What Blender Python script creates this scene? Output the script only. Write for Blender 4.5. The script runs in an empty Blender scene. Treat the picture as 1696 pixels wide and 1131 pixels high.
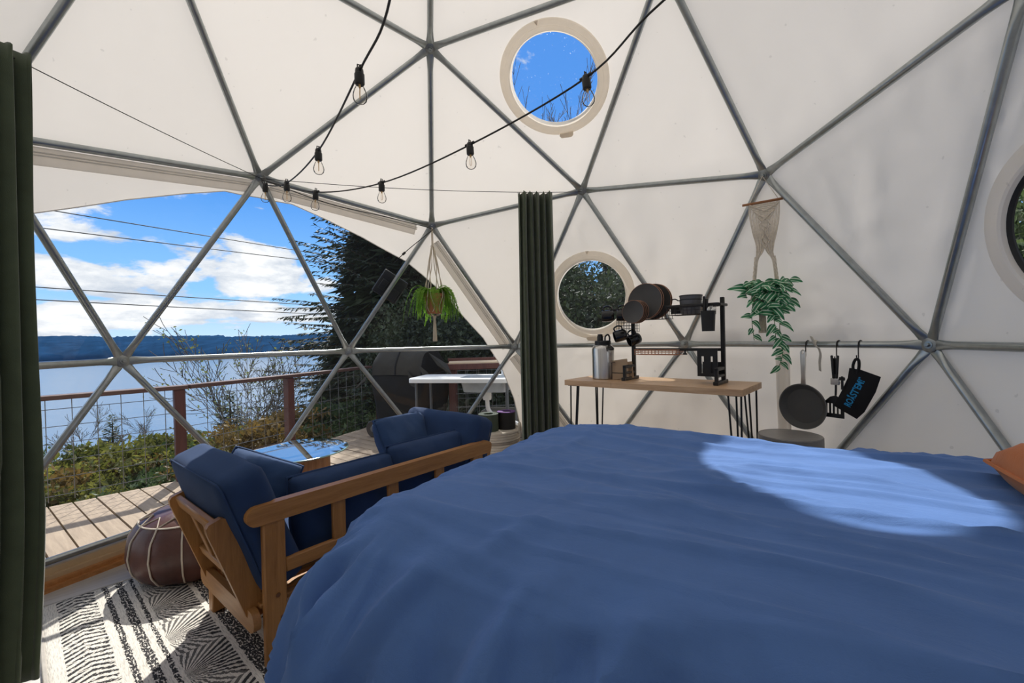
import bpy, bmesh, math, random
import numpy as np
from mathutils import Vector, Matrix, noise
PI = math.pi
D2R = PI / 180
SC = bpy.context.scene
COL = SC.collection
rnd = random.Random(7)

# ------------------------------------------------------------------ camera, sky, sun, exposure
CAM = Vector((-0.0901, -1.8329, 1.2229))
yaw, pitch, roll = 1.3755, -0.0117, -0.0244
fw = Vector((math.cos(yaw) * math.cos(pitch), math.sin(yaw) * math.cos(pitch), math.sin(pitch)))
r0 = Vector((math.sin(yaw), -math.cos(yaw), 0))
u0 = r0.cross(fw)
rt = r0 * math.cos(roll) + u0 * math.sin(roll)
up_ = u0 * math.cos(roll) - r0 * math.sin(roll)
cam = bpy.data.cameras.new('camera')
cam.sensor_width = 36
cam.lens = 36 * 730.07 / 1696
cam.clip_start = 0.03
cam.clip_end = 20000
camo = bpy.data.objects.new('camera', cam)
camo.matrix_world = Matrix(((rt.x, up_.x, -fw.x, CAM.x), (rt.y, up_.y, -fw.y, CAM.y), (rt.z, up_.z, -fw.z, CAM.z), (0, 0, 0, 1)))
COL.objects.link(camo)
SC.camera = camo
SC.view_settings.view_transform = 'Standard'
SC.view_settings.look = 'None'
SC.view_settings.gamma = 1
SC.view_settings.use_curve_mapping = False
SC.view_settings.exposure = -0.04
SC.cycles.max_bounces = 14
SC.cycles.diffuse_bounces = 8
SC.cycles.glossy_bounces = 4
SC.cycles.transmission_bounces = 8
SC.cycles.transparent_max_bounces = 16
SC.cycles.sample_clamp_indirect = 10
SC.cycles.caustics_reflective = False
SC.cycles.caustics_refractive = False

sun = bpy.data.lights.new('sun', 'SUN')
sun.energy = 5.9
sun.angle = 0.012
sun.color = (1.0, 0.955, 0.88)
suno = bpy.data.objects.new('sun', sun)
SEL, SAZ = 48.7 * D2R, 94.8 * D2R
sdir = Vector((math.cos(SEL) * math.cos(SAZ), math.cos(SEL) * math.sin(SAZ), math.sin(SEL)))
suno.rotation_euler = sdir.to_track_quat('Z', 'Y').to_euler()
COL.objects.link(suno)


# ------------------------------------------------------------------ node maths
class N:
    """a float socket with operators, to write procedural patterns as formulas"""
    t = None

    def __init__(s, k): s.k = k

    @staticmethod
    def m(op, *a):
        n = N.t.nodes.new('ShaderNodeMath')
        n.operation = op
        for i, v in enumerate(a):
            if isinstance(v, N): N.t.links.new(v.k, n.inputs[i])
            else: n.inputs[i].default_value = v
        return N(n.outputs[0])
    def __add__(s, o): return N.m('ADD', s, o)
    __radd__ = __add__
    def __mul__(s, o): return N.m('MULTIPLY', s, o)
    __rmul__ = __mul__
    def __sub__(s, o): return N.m('SUBTRACT', s, o)
    def __rsub__(s, o): return N.m('SUBTRACT', o, s)
    def __truediv__(s, o): return N.m('DIVIDE', s, o)
    def lt(s, o): return N.m('LESS_THAN', s, o)
    def gt(s, o): return N.m('GREATER_THAN', s, o)
    def frac(s): return N.m('FRACT', s)
    def abs(s): return N.m('ABSOLUTE', s)
    def sin(s): return N.m('SINE', s)
    def mx(s, o): return N.m('MAXIMUM', s, o)
    def mn(s, o): return N.m('MINIMUM', s, o)
    def pw(s, o): return N.m('POWER', s, o)
    def clamp(s):
        r = N.m('ADD', s, 0.0)
        r.k.node.use_clamp = True
        return r
    def band(s, a, b): return s.gt(a) * s.lt(b)
    def step(s, a, b):
        n = N.t.nodes.new('ShaderNodeMapRange')
        n.interpolation_type = 'SMOOTHSTEP'
        N.t.links.new(s.k, n.inputs[0])
        n.inputs[1].default_value = a
        n.inputs[2].default_value = b
        return N(n.outputs[0])


def coords(kind='Object', scale=(1, 1, 1), rot=(0, 0, 0)):
    t = N.t
    tc = t.nodes.new('ShaderNodeTexCoord')
    mp = t.nodes.new('ShaderNodeMapping')
    mp.inputs['Scale'].default_value = scale
    mp.inputs['Rotation'].default_value = rot
    t.links.new(tc.outputs[kind], mp.inputs[0])
    return mp.outputs[0]


def xyz(sock):
    n = N.t.nodes.new('ShaderNodeSeparateXYZ')
    N.t.links.new(sock, n.inputs[0])
    return N(n.outputs[0]), N(n.outputs[1]), N(n.outputs[2])


def vec(x, y, z):
    n = N.t.nodes.new('ShaderNodeCombineXYZ')
    for i, v in enumerate((x, y, z)):
        if isinstance(v, N): N.t.links.new(v.k, n.inputs[i])
        else: n.inputs[i].default_value = v
    return n.outputs[0]


def tex_noise(v, scale, detail=3, rough=0.55, dist=0.0):
    n = N.t.nodes.new('ShaderNodeTexNoise')
    if v is not None: N.t.links.new(v, n.inputs['Vector'])
    n.inputs['Scale'].default_value = scale
    n.inputs['Detail'].default_value = detail
    n.inputs['Roughness'].default_value = rough
    n.inputs['Distortion'].default_value = dist
    return N(n.outputs[0])


def ramp(f, stops):
    n = N.t.nodes.new('ShaderNodeValToRGB')
    cr = n.color_ramp
    while len(cr.elements) < len(stops): cr.elements.new(0.5)
    for e, (p, c) in zip(cr.elements, stops):
        e.position = p
        e.color = (*c, 1)
    N.t.links.new(f.k, n.inputs[0])
    return n.outputs[0]


def mixc(f, a, b):
    n = N.t.nodes.new('ShaderNodeMix')
    n.data_type = 'RGBA'
    if isinstance(f, N): N.t.links.new(f.k, n.inputs[0])
    else: n.inputs[0].default_value = f
    for i, v in ((6, a), (7, b)):
        if isinstance(v, tuple): n.inputs[i].default_value = (*v, 1)
        else: N.t.links.new(v, n.inputs[i])
    return n.outputs[2]


def bump(h, strength=0.3, dist=0.01):
    n = N.t.nodes.new('ShaderNodeBump')
    n.inputs['Strength'].default_value = strength
    n.inputs['Distance'].default_value = dist
    N.t.links.new(h.k, n.inputs['Height'])
    return n.outputs[0]


def newmat(name):
    m = bpy.data.materials.new(name)
    m.use_nodes = True
    N.t = m.node_tree
    return m, m.node_tree.nodes['Principled BSDF']


def setin(b, **kw):
    for k, v in kw.items():
        s = b.inputs[k.replace('_', ' ')]
        if isinstance(v, N): N.t.links.new(v.k, s)
        elif isinstance(v, bpy.types.NodeSocket): N.t.links.new(v, s)
        elif isinstance(v, tuple) and len(v) == 3: s.default_value = (*v, 1)
        else: s.default_value = v


def plain(name, col, rough=0.6, metal=0.0, var=0.12, scale=12.0, bmp=0.0, bscale=120.0, sheen=0.0, stretch=(1, 1, 1), spec=0.5):
    """a coloured surface with mottling and fine relief"""
    m, b = newmat(name)
    v = coords('Object', stretch)
    n = tex_noise(v, scale, 4)
    c = ramp(n, [(0.25, tuple(x * (1 - var) for x in col)), (0.75, tuple(min(1, x * (1 + var)) for x in col))])
    setin(b, Base_Color=c, Roughness=rough, Metallic=metal)
    b.inputs['Specular IOR Level'].default_value = spec
    if sheen:
        b.inputs['Sheen Weight'].default_value = sheen
        b.inputs['Sheen Roughness'].default_value = 0.5
    if bmp:
        setin(b, Normal=bump(tex_noise(v, bscale, 2), bmp, 0.004))
    return m


def wood(name, c1, c2, rough=0.45, scale=1.0, axis=0, contrast=1.0):
    m, b = newmat(name)
    s = [14.0 * scale] * 3
    s[axis] = 1.2 * scale
    v = coords('Object', tuple(s))
    n = tex_noise(v, 2.2, 5, 0.6, 0.6)
    f = tex_noise(v, 14, 3, 0.6)
    k = (n * 0.75 + f * 0.25)
    setin(b, Base_Color=ramp(k, [(0.3, c1), (0.7, c2)]), Roughness=rough, Normal=bump(f, 0.12, 0.004))
    return m


def pane_mat(name, tint=(0.94, 0.965, 0.98), ior=1.35, dirt=0.0, rough=0.02, haze=0.0, coat=0.0):
    """a thin clear sheet: light passes straight through, the rest mirrors"""
    m, b = newmat(name)
    t = N.t
    t.nodes.remove(b)
    tr = t.nodes.new('ShaderNodeBsdfTransparent')
    tr.inputs[0].default_value = (*tint, 1)
    gl = t.nodes.new('ShaderNodeBsdfGlossy')
    gl.inputs[0].default_value = (1, 1, 1, 1)
    gl.inputs['Roughness'].default_value = rough
    fr = t.nodes.new('ShaderNodeFresnel')
    fr.inputs[0].default_value = ior
    mx = t.nodes.new('ShaderNodeMixShader')
    t.links.new((N(fr.outputs[0]) * (1 - coat) + coat).k if coat else fr.outputs[0], mx.inputs[0])
    t.links.new(tr.outputs[0], mx.inputs[1])
    t.links.new(gl.outputs[0], mx.inputs[2])
    out = mx.outputs[0]
    if dirt or haze:
        v = coords('Object')
        d = tex_noise(v, 70, 2, 0.7).step(0.66, 0.74) * tex_noise(v, 4, 2).step(0.4, 0.65) * dirt + haze
        tl = t.nodes.new('ShaderNodeBsdfTranslucent')
        tl.inputs[0].default_value = (0.9, 0.9, 0.88, 1)
        m2 = t.nodes.new('ShaderNodeMixShader')
        t.links.new(d.k, m2.inputs[0])
        t.links.new(out, m2.inputs[1])
        t.links.new(tl.outputs[0], m2.inputs[2])
        out = m2.outputs[0]
    t.links.new(out, t.nodes['Material Output'].inputs[0])
    return m


def leafy(name, c1, c2, trans=0.35, scale=3.0, rough=0.6):
    """foliage: part of the light comes through"""
    m, b = newmat(name)
    t = N.t
    v = coords('Object')
    c = ramp(tex_noise(v, scale, 3), [(0.3, c1), (0.7, c2)])
    setin(b, Base_Color=c, Roughness=rough)
    tl = t.nodes.new('ShaderNodeBsdfTranslucent')
    t.links.new(c, tl.inputs[0])
    mx = t.nodes.new('ShaderNodeMixShader')
    mx.inputs[0].default_value = trans
    t.links.new(b.outputs[0], mx.inputs[1])
    t.links.new(tl.outputs[0], mx.inputs[2])
    t.links.new(mx.outputs[0], t.nodes['Material Output'].inputs[0])
    return m


# ------------------------------------------------------------------ world: blue sky with fair-weather cumulus in view, and added cloud cover out of view
w = bpy.data.worlds.new('sky')
SC.world = w
w.use_nodes = True
N.t = w.node_tree
bg = N.t.nodes['Background']
tc = N.t.nodes.new('ShaderNodeTexCoord')
X, Y, Z = xyz(tc.outputs['Generated'])
elev = Z.mx(0.0)
blue = ramp(elev, [(0.0, (0.42, 0.56, 0.72)), (0.10, (0.20, 0.42, 0.72)), (0.28, (0.068, 0.235, 0.60)), (1.0, (0.045, 0.15, 0.46))])
az = N.m('ARCTAN2', Y, X)
el = N.m('ARCSINE', Z)
# cloud field in azimuth / elevation; banks flatten towards the horizon
cv = vec(az * 3.4 + 2.13, el * 8.0, 0.0)
cn = tex_noise(cv, 2.6, 8, 0.58, 0.15)
lowbank = 1 - el.step(0.02, 0.13)
wisp = tex_noise(vec(az * 3.0, el * 30.0, 5.0), 1.6, 6, 0.6)


def blob(a, e, ra, re):
    da = (az - a * D2R) / (ra * D2R)
    de = (el - e * D2R) / (re * D2R)
    return (1 - (da * da + de * de)).mx(0.0)


# the banks of cumulus in view over the lake
shape = blob(109.5, 8.6, 7.5, 3.6) + blob(106, 6.6, 8, 2.3) + blob(119.5, 6.4, 6.5, 2.3) + blob(126, 7.0, 5, 2.2) + blob(123.5, 11.3, 4.5, 2.4) \
    + blob(113, 3.4, 14, 1.5) + blob(123, 2.6, 10, 1.9) + blob(104, 3.2, 7, 1.4)
around = tex_noise(vec(X * 1.6 + 3.0, Y * 1.6, Z * 3.0), 1.25, 3).step(0.36, 0.54) * N.m('MAXIMUM', el.step(0.75, 0.95), N.m('SUBTRACT', az, 1.8).abs().step(0.75, 1.0)) + tex_noise(vec(X * 1.6 + 3.0, Y * 1.6, Z * 3.0), 1.25, 3).step(0.62, 0.72) * el.step(0.3, 0.5) * 0.0  # unseen cloud cover, added to whiten and brighten the light in the dome
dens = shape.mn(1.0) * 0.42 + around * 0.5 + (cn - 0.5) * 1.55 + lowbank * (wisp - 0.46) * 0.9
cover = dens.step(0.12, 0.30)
shade = tex_noise(vec(az * 3.4 + 2.13, el * 8.0 + 0.12, 0.3), 3.0, 6, 0.6) * 0.6 + dens.step(0.2, 0.9) * 0.32 + 0.10
ccol = ramp(shade, [(0.34, (0.40, 0.44, 0.50)), (0.52, (0.66, 0.665, 0.67)), (1.0, (0.70, 0.70, 0.70))])
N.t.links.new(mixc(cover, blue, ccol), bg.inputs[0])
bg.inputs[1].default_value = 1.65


# ------------------------------------------------------------------ mesh building
class MB:
    def __init__(s): s.v, s.f, s.mi = [], [], []

    def add(s, vs, fs, M=None, mi=0):
        o = len(s.v)
        if M is not None: vs = [M @ Vector(v) for v in vs]
        s.v += [tuple(v) for v in vs]
        s.f += [tuple(i + o for i in f) for f in fs]
        s.mi += [mi] * len(fs)
        return s

    def box(s, lo, hi, M=None, bev=0.0, mi=0):
        x0, y0, z0 = lo
        x1, y1, z1 = hi
        if bev <= 0:
            vs = [(x0, y0, z0), (x1, y0, z0), (x1, y1, z0), (x0, y1, z0), (x0, y0, z1), (x1, y0, z1), (x1, y1, z1), (x0, y1, z1)]
            fs = [(0, 3, 2, 1), (4, 5, 6, 7), (0, 1, 5, 4), (1, 2, 6, 5), (2, 3, 7, 6), (3, 0, 4, 7)]
            return s.add(vs, fs, M, mi)
        b = min(bev, (x1 - x0) * .49, (y1 - y0) * .49, (z1 - z0) * .49)
        vs, idx = [], {}
        for cx, X_ in ((0, (x0, 1)), (1, (x1, -1))):
            for cy, Y_ in ((0, (y0, 1)), (1, (y1, -1))):
                for cz, Z_ in ((0, (z0, 1)), (1, (z1, -1))):
                    for a in range(3):
                        p = [X_[0], Y_[0], Z_[0]]
                        for k, q in enumerate((X_, Y_, Z_)):
                            if k != a: p[k] += q[1] * b
                        idx[(cx, cy, cz, a)] = len(vs)
                        vs.append(tuple(p))
        fs = []
        for a in range(3):
            o = [k for k in range(3) if k != a]
            for c in (0, 1):
                q = []
                for (i, j) in ((0, 0), (1, 0), (1, 1), (0, 1)):
                    t = [0, 0, 0]; t[a] = c; t[o[0]] = i; t[o[1]] = j
                    q.append(idx[(*t, a)])
                fs.append(tuple(q))
        for a in range(3):
            o = [k for k in range(3) if k != a]
            for i in (0, 1):
                for j in (0, 1):
                    q = []
                    for c, ax in ((0, o[0]), (1, o[0]), (1, o[1]), (0, o[1])):
                        t = [0, 0, 0]; t[a] = c; t[o[0]] = i; t[o[1]] = j
                        q.append(idx[(*t, ax)])
                    fs.append(tuple(q))
        for cx in (0, 1):
            for cy in (0, 1):
                for cz in (0, 1):
                    fs.append((idx[(cx, cy, cz, 0)], idx[(cx, cy, cz, 1)], idx[(cx, cy, cz, 2)]))
        return s.add(vs, fs, M, mi)

    def tube(s, pts, r, n=8, cap=True, M=None, mi=0, closed=False):
        pts = [Vector(p) for p in pts]
        k = len(pts)
        rs = r if isinstance(r, (list, tuple)) else [r] * k
        vs, fs = [], []
        nrm = None
        for i, p in enumerate(pts):
            if closed: t = pts[(i + 1) % k] - pts[i - 1]
            else: t = pts[min(i + 1, k - 1)] - pts[max(i - 1, 0)]
            t = t.normalized() if t.length > 1e-9 else Vector((0, 0, 1))
            if nrm is None:
                nrm = t.orthogonal().normalized()
            else:
                nrm = nrm - t * nrm.dot(t)
                nrm = nrm.normalized() if nrm.length > 1e-6 else t.orthogonal().normalized()
            b = t.cross(nrm)
            for j in range(n):
                a = 2 * PI * j / n
                vs.append(p + (nrm * math.cos(a) + b * math.sin(a)) * rs[i])
        m = k if closed else k - 1
        for i in range(m):
            i2 = (i + 1) % k
            for j in range(n):
                j2 = (j + 1) % n
                fs.append((i * n + j, i * n + j2, i2 * n + j2, i2 * n + j))
        if cap and not closed:
            fs.append(tuple(range(n - 1, -1, -1)))
            fs.append(tuple((k - 1) * n + j for j in range(n)))
        return s.add(vs, fs, M, mi)

    def lathe(s, prof, n=24, M=None, mi=0, closed=False, cap=True):
        """prof: (radius, height) points, turned about z"""
        vs, fs = [], []
        for (r, z) in prof:
            for j in range(n):
                a = 2 * PI * j / n
                vs.append((r * math.cos(a), r * math.sin(a), z))
        k = len(prof)
        for i in range(k if closed else k - 1):
            i2 = (i + 1) % k
            for j in range(n):
                j2 = (j + 1) % n
                fs.append((i * n + j, i * n + j2, i2 * n + j2, i2 * n + j))
        if not closed and cap:
            if prof[0][0] > 1e-6: fs.append(tuple(range(n - 1, -1, -1)))
            if prof[-1][0] > 1e-6: fs.append(tuple((k - 1) * n + j for j in range(n)))
        return s.add(vs, fs, M, mi)

    def grid(s, fn, nu, nv, M=None, wrap=False, mi=0):
        vs = [fn(i / nu, j / nv) for j in range(nv + 1) for i in range(nu + 1)]
        fs = [(j * (nu + 1) + i, j * (nu + 1) + i + 1, (j + 1) * (nu + 1) + i + 1, (j + 1) * (nu + 1) + i) for j in range(nv) for i in range(nu)]
        return s.add(vs, fs, M, mi)

    def prism(s, poly, z0, z1, M=None, mi=0):
        k = len(poly)
        vs = [(x, y, z0) for x, y in poly] + [(x, y, z1) for x, y in poly]
        fs = [tuple(range(k - 1, -1, -1)), tuple(range(k, 2 * k))] + [(i, (i + 1) % k, k + (i + 1) % k, k + i) for i in range(k)]
        return s.add(vs, fs, M, mi)

    def mesh(s, name, smooth=True, ang=38, weld=False):
        me = bpy.data.meshes.new(name)
        me.from_pydata(s.v, [], s.f)
        if any(s.mi): me.polygons.foreach_set('material_index', s.mi)
        bm = bmesh.new()
        bm.from_mesh(me)
        if weld: bmesh.ops.remove_doubles(bm, verts=bm.verts, dist=1e-5)
        bmesh.ops.recalc_face_normals(bm, faces=bm.faces)
        bm.to_mesh(me)
        bm.free()
        if smooth:
            me.polygons.foreach_set('use_smooth', [True] * len(me.polygons))
            me.set_sharp_from_angle(angle=ang * D2R)
        return me


MW = {}      # object name -> the frame its children are built in


def put(o, parent):
    COL.objects.link(o)
    if parent is not None: o.parent = parent
    return o


def obj(name, mb, m, parent=None, world=False, smooth=True, ang=38, weld=False, label=None, kind=None):
    if world and parent is not None:
        inv = MW[parent.name].inverted()
        mb.v = [tuple(inv @ Vector(v)) for v in mb.v]
    me = mb if isinstance(mb, bpy.types.Mesh) else mb.mesh(name, smooth, ang, weld)
    o = bpy.data.objects.new(name, me)
    if len(me.materials) == 0:
        for q in (m if isinstance(m, list) else [m]): me.materials.append(q)
    put(o, parent)
    MW[o.name] = MW[parent.name] if parent is not None else Matrix.Identity(4)
    if label: o['label'] = label
    if kind: o['kind'] = kind
    return o


def thing(name, label, cat, loc=(0, 0, 0), rz=0.0, group=None, kind=None):
    o = bpy.data.objects.new(name, None)
    o.empty_display_size = 0.05
    o.location = loc
    o.rotation_euler = (0, 0, rz)
    COL.objects.link(o)
    MW[o.name] = Matrix.Translation(loc) @ Matrix.Rotation(rz, 4, 'Z')
    if kind: o['kind'] = kind
    if label: o['label'] = label
    if cat: o['category'] = cat
    if group: o['group'] = group
    return o


def tag(o, label, cat, group=None, kind=None):
    if label: o['label'] = label
    if cat: o['category'] = cat
    if group: o['group'] = group
    if kind: o['kind'] = kind
    return o


def solo(name, mb, m, label, cat, loc=(0, 0, 0), rz=0.0, group=None, kind=None, **kw):
    """a thing that is one mesh; mb is in the thing's own frame"""
    o = obj(name, mb, m, None, **kw)
    o.location = loc
    o.rotation_euler = (0, 0, rz)
    MW[o.name] = Matrix.Translation(loc) @ Matrix.Rotation(rz, 4, 'Z')
    return tag(o, label, cat, group, kind)


def dup(root, loc=None, rz=None, label=None, scale=None, parent=None):
    def rec(o, par):
        c = o.copy()
        COL.objects.link(c)
        if par is not None: c.parent = par
        for ch in kids.get(o.name, []): rec(ch, c)
        return c
    kids = {}
    for o in COL.objects:
        if o.parent: kids.setdefault(o.parent.name, []).append(o)
    r = rec(root, parent)
    if loc is not None: r.location = loc
    if rz is not None: r.rotation_euler = (0, 0, rz)
    if scale is not None: r.scale = (scale,) * 3 if not isinstance(scale, tuple) else scale
    if label: r['label'] = label
    return r


def frame(o, x, y=None, z=None):
    """matrix with origin o; x axis given, z axis (up) hinted"""
    x = Vector(x).normalized()
    zz = Vector(z if z is not None else (0, 0, 1))
    yv = zz.cross(x).normalized()
    zv = x.cross(yv)
    return Matrix(((x.x, yv.x, zv.x, o[0]), (x.y, yv.y, zv.y, o[1]), (x.z, yv.z, zv.z, o[2]), (0, 0, 0, 1)))


def zto(o, n):
    """matrix with origin o whose z axis is n"""
    q = Vector(n).to_track_quat('Z', 'Y').to_matrix().to_4x4()
    return Matrix.Translation(o) @ q


def spline(pts, n=8):
    """Catmull-Rom through pts"""
    P = [Vector(p) for p in pts]
    P = [P[0] * 2 - P[1]] + P + [P[-1] * 2 - P[-2]]
    out = []
    for i in range(1, len(P) - 2):
        a, b, c, d = P[i - 1:i + 3]
        for k in range(n):
            t = k / n
            out.append(0.5 * ((2 * b) + (c - a) * t + (2 * a - 5 * b + 4 * c - d) * t * t + (3 * b - a - 3 * c + d) * t ** 3))
    out.append(P[-2])
    return out


def sag(a, b, s, n=12):
    a, b = Vector(a), Vector(b)
    return [a.lerp(b, i / n) - Vector((0, 0, s * 4 * (i / n) * (1 - i / n))) for i in range(n + 1)]


# ------------------------------------------------------------------ materials
def fabric_mat():
    m, b = newmat('white_canvas')
    t = N.t
    t.nodes.remove(b)
    v = coords('Object')
    n = tex_noise(v, 2.5, 4)
    weave = tex_noise(v, 300, 1)
    spots = tex_noise(v, 26, 1).step(0.765, 0.785)
    c = mixc(spots * 0.25, ramp(n, [(0.3, (0.91, 0.885, 0.845)), (0.7, (0.94, 0.92, 0.885))]), (0.45, 0.43, 0.40))
    nb = bump(weave * 0.05 + tex_noise(coords('Object', (1, 1, 0.35)), 7, 3), 0.10, 0.02)
    d = t.nodes.new('ShaderNodeBsdfDiffuse')
    tl = t.nodes.new('ShaderNodeBsdfTranslucent')
    t.links.new(mixc(1.0, c, c), d.inputs[0])
    t.links.new(mixc(spots * 0.25, (0.95, 0.875, 0.775), (0.45, 0.43, 0.40)), tl.inputs[0])
    for k in (d, tl):
        t.links.new(nb, k.inputs['Normal'])
    mx = t.nodes.new('ShaderNodeMixShader')
    mx.inputs[0].default_value = 0.30
    t.links.new(d.outputs[0], mx.inputs[1])
    t.links.new(tl.outputs[0], mx.inputs[2])
    t.links.new(mx.outputs[0], t.nodes['Material Output'].inputs[0])
    return m


def thin_sheet(name, c, trans):
    m, b = newmat(name)
    t = N.t
    col = ramp(tex_noise(coords('Object'), 14, 3), [(0.3, tuple(x * .96 for x in c)), (0.7, c)])
    setin(b, Base_Color=col, Roughness=0.6)
    tl = t.nodes.new('ShaderNodeBsdfTranslucent')
    t.links.new(col, tl.inputs[0])
    mx = t.nodes.new('ShaderNodeMixShader')
    mx.inputs[0].default_value = trans
    t.links.new(b.outputs[0], mx.inputs[1])
    t.links.new(tl.outputs[0], mx.inputs[2])
    t.links.new(mx.outputs[0], t.nodes['Material Output'].inputs[0])
    return m


M = {}
M['canvas'] = fabric_mat()
M['strip'] = thin_sheet('beige_webbing', (0.93, 0.905, 0.87), 0.55)
M['strip_light'] = thin_sheet('pale_piping', (0.86, 0.84, 0.80), 0.35)
M['steel'] = plain('galvanised_steel', (0.37, 0.395, 0.395), 0.30, 0.85, var=0.12, scale=25, stretch=(1, 1, 1))
M['steel_dark'] = plain('zinc_hub', (0.30, 0.31, 0.30), 0.40, 0.85, var=0.25, scale=40)
M['ring'] = thin_sheet('cream_vinyl', (0.93, 0.87, 0.78), 0.45)
M['pane'] = pane_mat('clear_vinyl', (0.96, 0.975, 0.985), ior=1.25, haze=0.003)
M['pane_dirty'] = pane_mat('spotted_vinyl', ior=1.28, dirt=0.55, haze=0.006)
M['black_edge'] = plain('black_edging', (0.02, 0.02, 0.02), 0.6)
M['ochre'] = wood('orange_timber', (0.42, 0.17, 0.05), (0.66, 0.32, 0.12), 0.4)
M['chrome'] = plain('chrome', (0.75, 0.76, 0.77), 0.12, 1.0, var=0.03)
M['floorwood'] = wood('pale_grey_boards', (0.50, 0.46, 0.42), (0.74, 0.70, 0.65), 0.5, 0.8)
# ------------------------------------------------------------------ the dome
R, CZ = 2.5, 1.125


def sph(az, z, r): return Vector((R * r * math.cos(az * D2R), R * r * math.sin(az * D2R), CZ + R * z))


ico = []          # (unit position, true position)
def av(az, z, r, zb=None, rb=None):
    u = Vector((r * math.cos(az * D2R), r * math.sin(az * D2R), z))
    if zb is None: p = Vector((0, 0, CZ)) + u * R
    else: p = Vector((R * rb * math.cos(az * D2R), R * rb * math.sin(az * D2R), zb))
    ico.append((u, p))
av(0, 1, 0)
for k in range(5): av(90 + 72 * k, .85065, .52573)
for k in range(5): av(90 + 72 * k, .44721, .89443)
for k in range(5): av(126 + 72 * k, .52573, .85065)
for k in range(10): av(108 + 36 * k, 0, 1)
for k in range(5): av(126 + 72 * k, -.44721, .89443, .028, 1.0066)
for k in range(5): av(90 + 72 * k, -.52573, .85065, .028, 1.0124)
nv = len(ico)
adj = {(i, j) for i in range(nv) for j in range(i + 1, nv) if (ico[i][0] - ico[j][0]).length < 0.66}
tris = [(i, j, k) for i in range(nv) for j in range(i + 1, nv) if (i, j) in adj for k in range(j + 1, nv) if (i, k) in adj and (j, k) in adj]
VP = [p for _, p in ico]


def near(az, z): return min(range(nv), key=lambda i: (VP[i] - Vector((R * math.cos(az * D2R) * math.sqrt(max(0, 1 - ((z - CZ) / R) ** 2)), R * math.sin(az * D2R) * math.sqrt(max(0, 1 - ((z - CZ) / R) ** 2)), z))).length)


def byaz(az, lo, hi): return next(i for i in range(nv) if lo < VP[i].z < hi and abs(((math.degrees(math.atan2(VP[i].y, VP[i].x)) - az + 180) % 360) - 180) < 2 and math.hypot(VP[i].x, VP[i].y) > .1)


hF, hG, hH, hI, hJ, hK = (byaz(a, 2.0, 2.6) for a in (162, 126, 90, 54, 18, -18))
hA, hB, hC, hD, hE, hE2 = (byaz(a, 1.0, 1.3) for a in (144, 108, 72, 36, 0, -36))
hT, hL = byaz(90, 3, 3.4), byaz(18, 3, 3.4)
hP1, hP2, hP3, hP4 = (byaz(a, -.1, .1) for a in (126, 90, 54, 18))

dome = thing('wall_dome', 'white canvas geodesic dome on a grey steel tube frame', None, kind='structure')

OUT = 0.026
# top of the clear arched window: angle from its middle (azimuth 126) -> height
ARC = [(0, 2.302), (6, 2.29), (12.6, 2.208), (20.3, 2.098), (30, 1.93), (33.7, 1.807), (38.4, 1.637), (42.5, 1.43), (47, 1.212), (50.5, .95), (53.5, .62), (55.5, .25), (57, -.1)]


def arch_f(p):
    off = abs(((math.degrees(math.atan2(p.y, p.x)) - 126 + 180) % 360) - 180)
    if off >= 57: zt = -.1 - (off - 57) * .3
    else:
        for (a, za), (b, zb) in zip(ARC, ARC[1:]):
            if off <= b:
                zt = za + (zb - za) * (off - a) / (b - a)
                break
    return p.z - zt          # > 0 is canvas


RW = 0.305
wins = []
for tri in ((hT, hI, hL), (hC, hI, hD), (hE, hK, hE2)):
    c = (VP[tri[0]] + VP[tri[1]] + VP[tri[2]]) / 3
    n = (VP[tri[1]] - VP[tri[0]]).cross(VP[tri[2]] - VP[tri[0]]).normalized()
    if n.dot(c - Vector((0, 0, CZ))) < 0: n = -n
    wins.append((set(tri), c, n))


def wrinkle(p, amp):
    a_ = math.degrees(math.atan2(p.y, p.x))
    side = max(0.0, min(1.0, (75 - abs(a_ - 2)) / 22)) * max(0.0, min(1.0, (2.75 - p.z) / .5))
    amp = .0035 + .0125 * side
    q = Vector((p.x * 3.0, p.y * 3.0, p.z * 1.0))
    a = noise.noise(q * 1.3)
    b = 1 - abs(noise.noise(Vector((p.x * 5 + p.z * 1.5, p.y * 5 - p.z * 1.5, p.z * 1.8)) + Vector((3, 7, 1)))) * 2
    c = noise.noise(p * 9) * .25
    l1 = noise.noise(Vector((p.x * 4 - p.y * 4 + p.z * 1.2, p.z * .5, 2.0)))
    l2 = noise.noise(Vector((p.x * 2.5 - p.y * 2.5 - p.z * 3.0, p.z * 1.1, 12.0)))
    fine_ = max(0, 1 - abs(l1) * 13) * .006 + max(0, 1 - abs(l2) * 16) * .0045
    return fine_ * (.15 + .85 * side) + amp * (a * .8 + (b if b > .55 else .55) * 1.2 + c)


def clip(pts, tri_list, f, keep):
    """keep = +1: the side f > 0; -1: the other; returns verts, tris with clean cut edges"""
    vs, ids, out = [], {}, []
    fv = [f(p) * keep for p in pts]
    def vid(key, p):
        if key not in ids:
            ids[key] = len(vs)
            vs.append(tuple(p))
        return ids[key]
    for t in tri_list:
        poly = []
        for a, b in ((t[0], t[1]), (t[1], t[2]), (t[2], t[0])):
            if fv[a] >= 0: poly.append(vid(a, pts[a]))
            if (fv[a] >= 0) != (fv[b] >= 0):
                lo, hi = min(a, b), max(a, b)
                s = fv[lo] / (fv[lo] - fv[hi])
                poly.append(vid((lo, hi), pts[lo].lerp(pts[hi], s)))
        if len(poly) >= 3: out.append(tuple(poly))
    return vs, out


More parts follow.
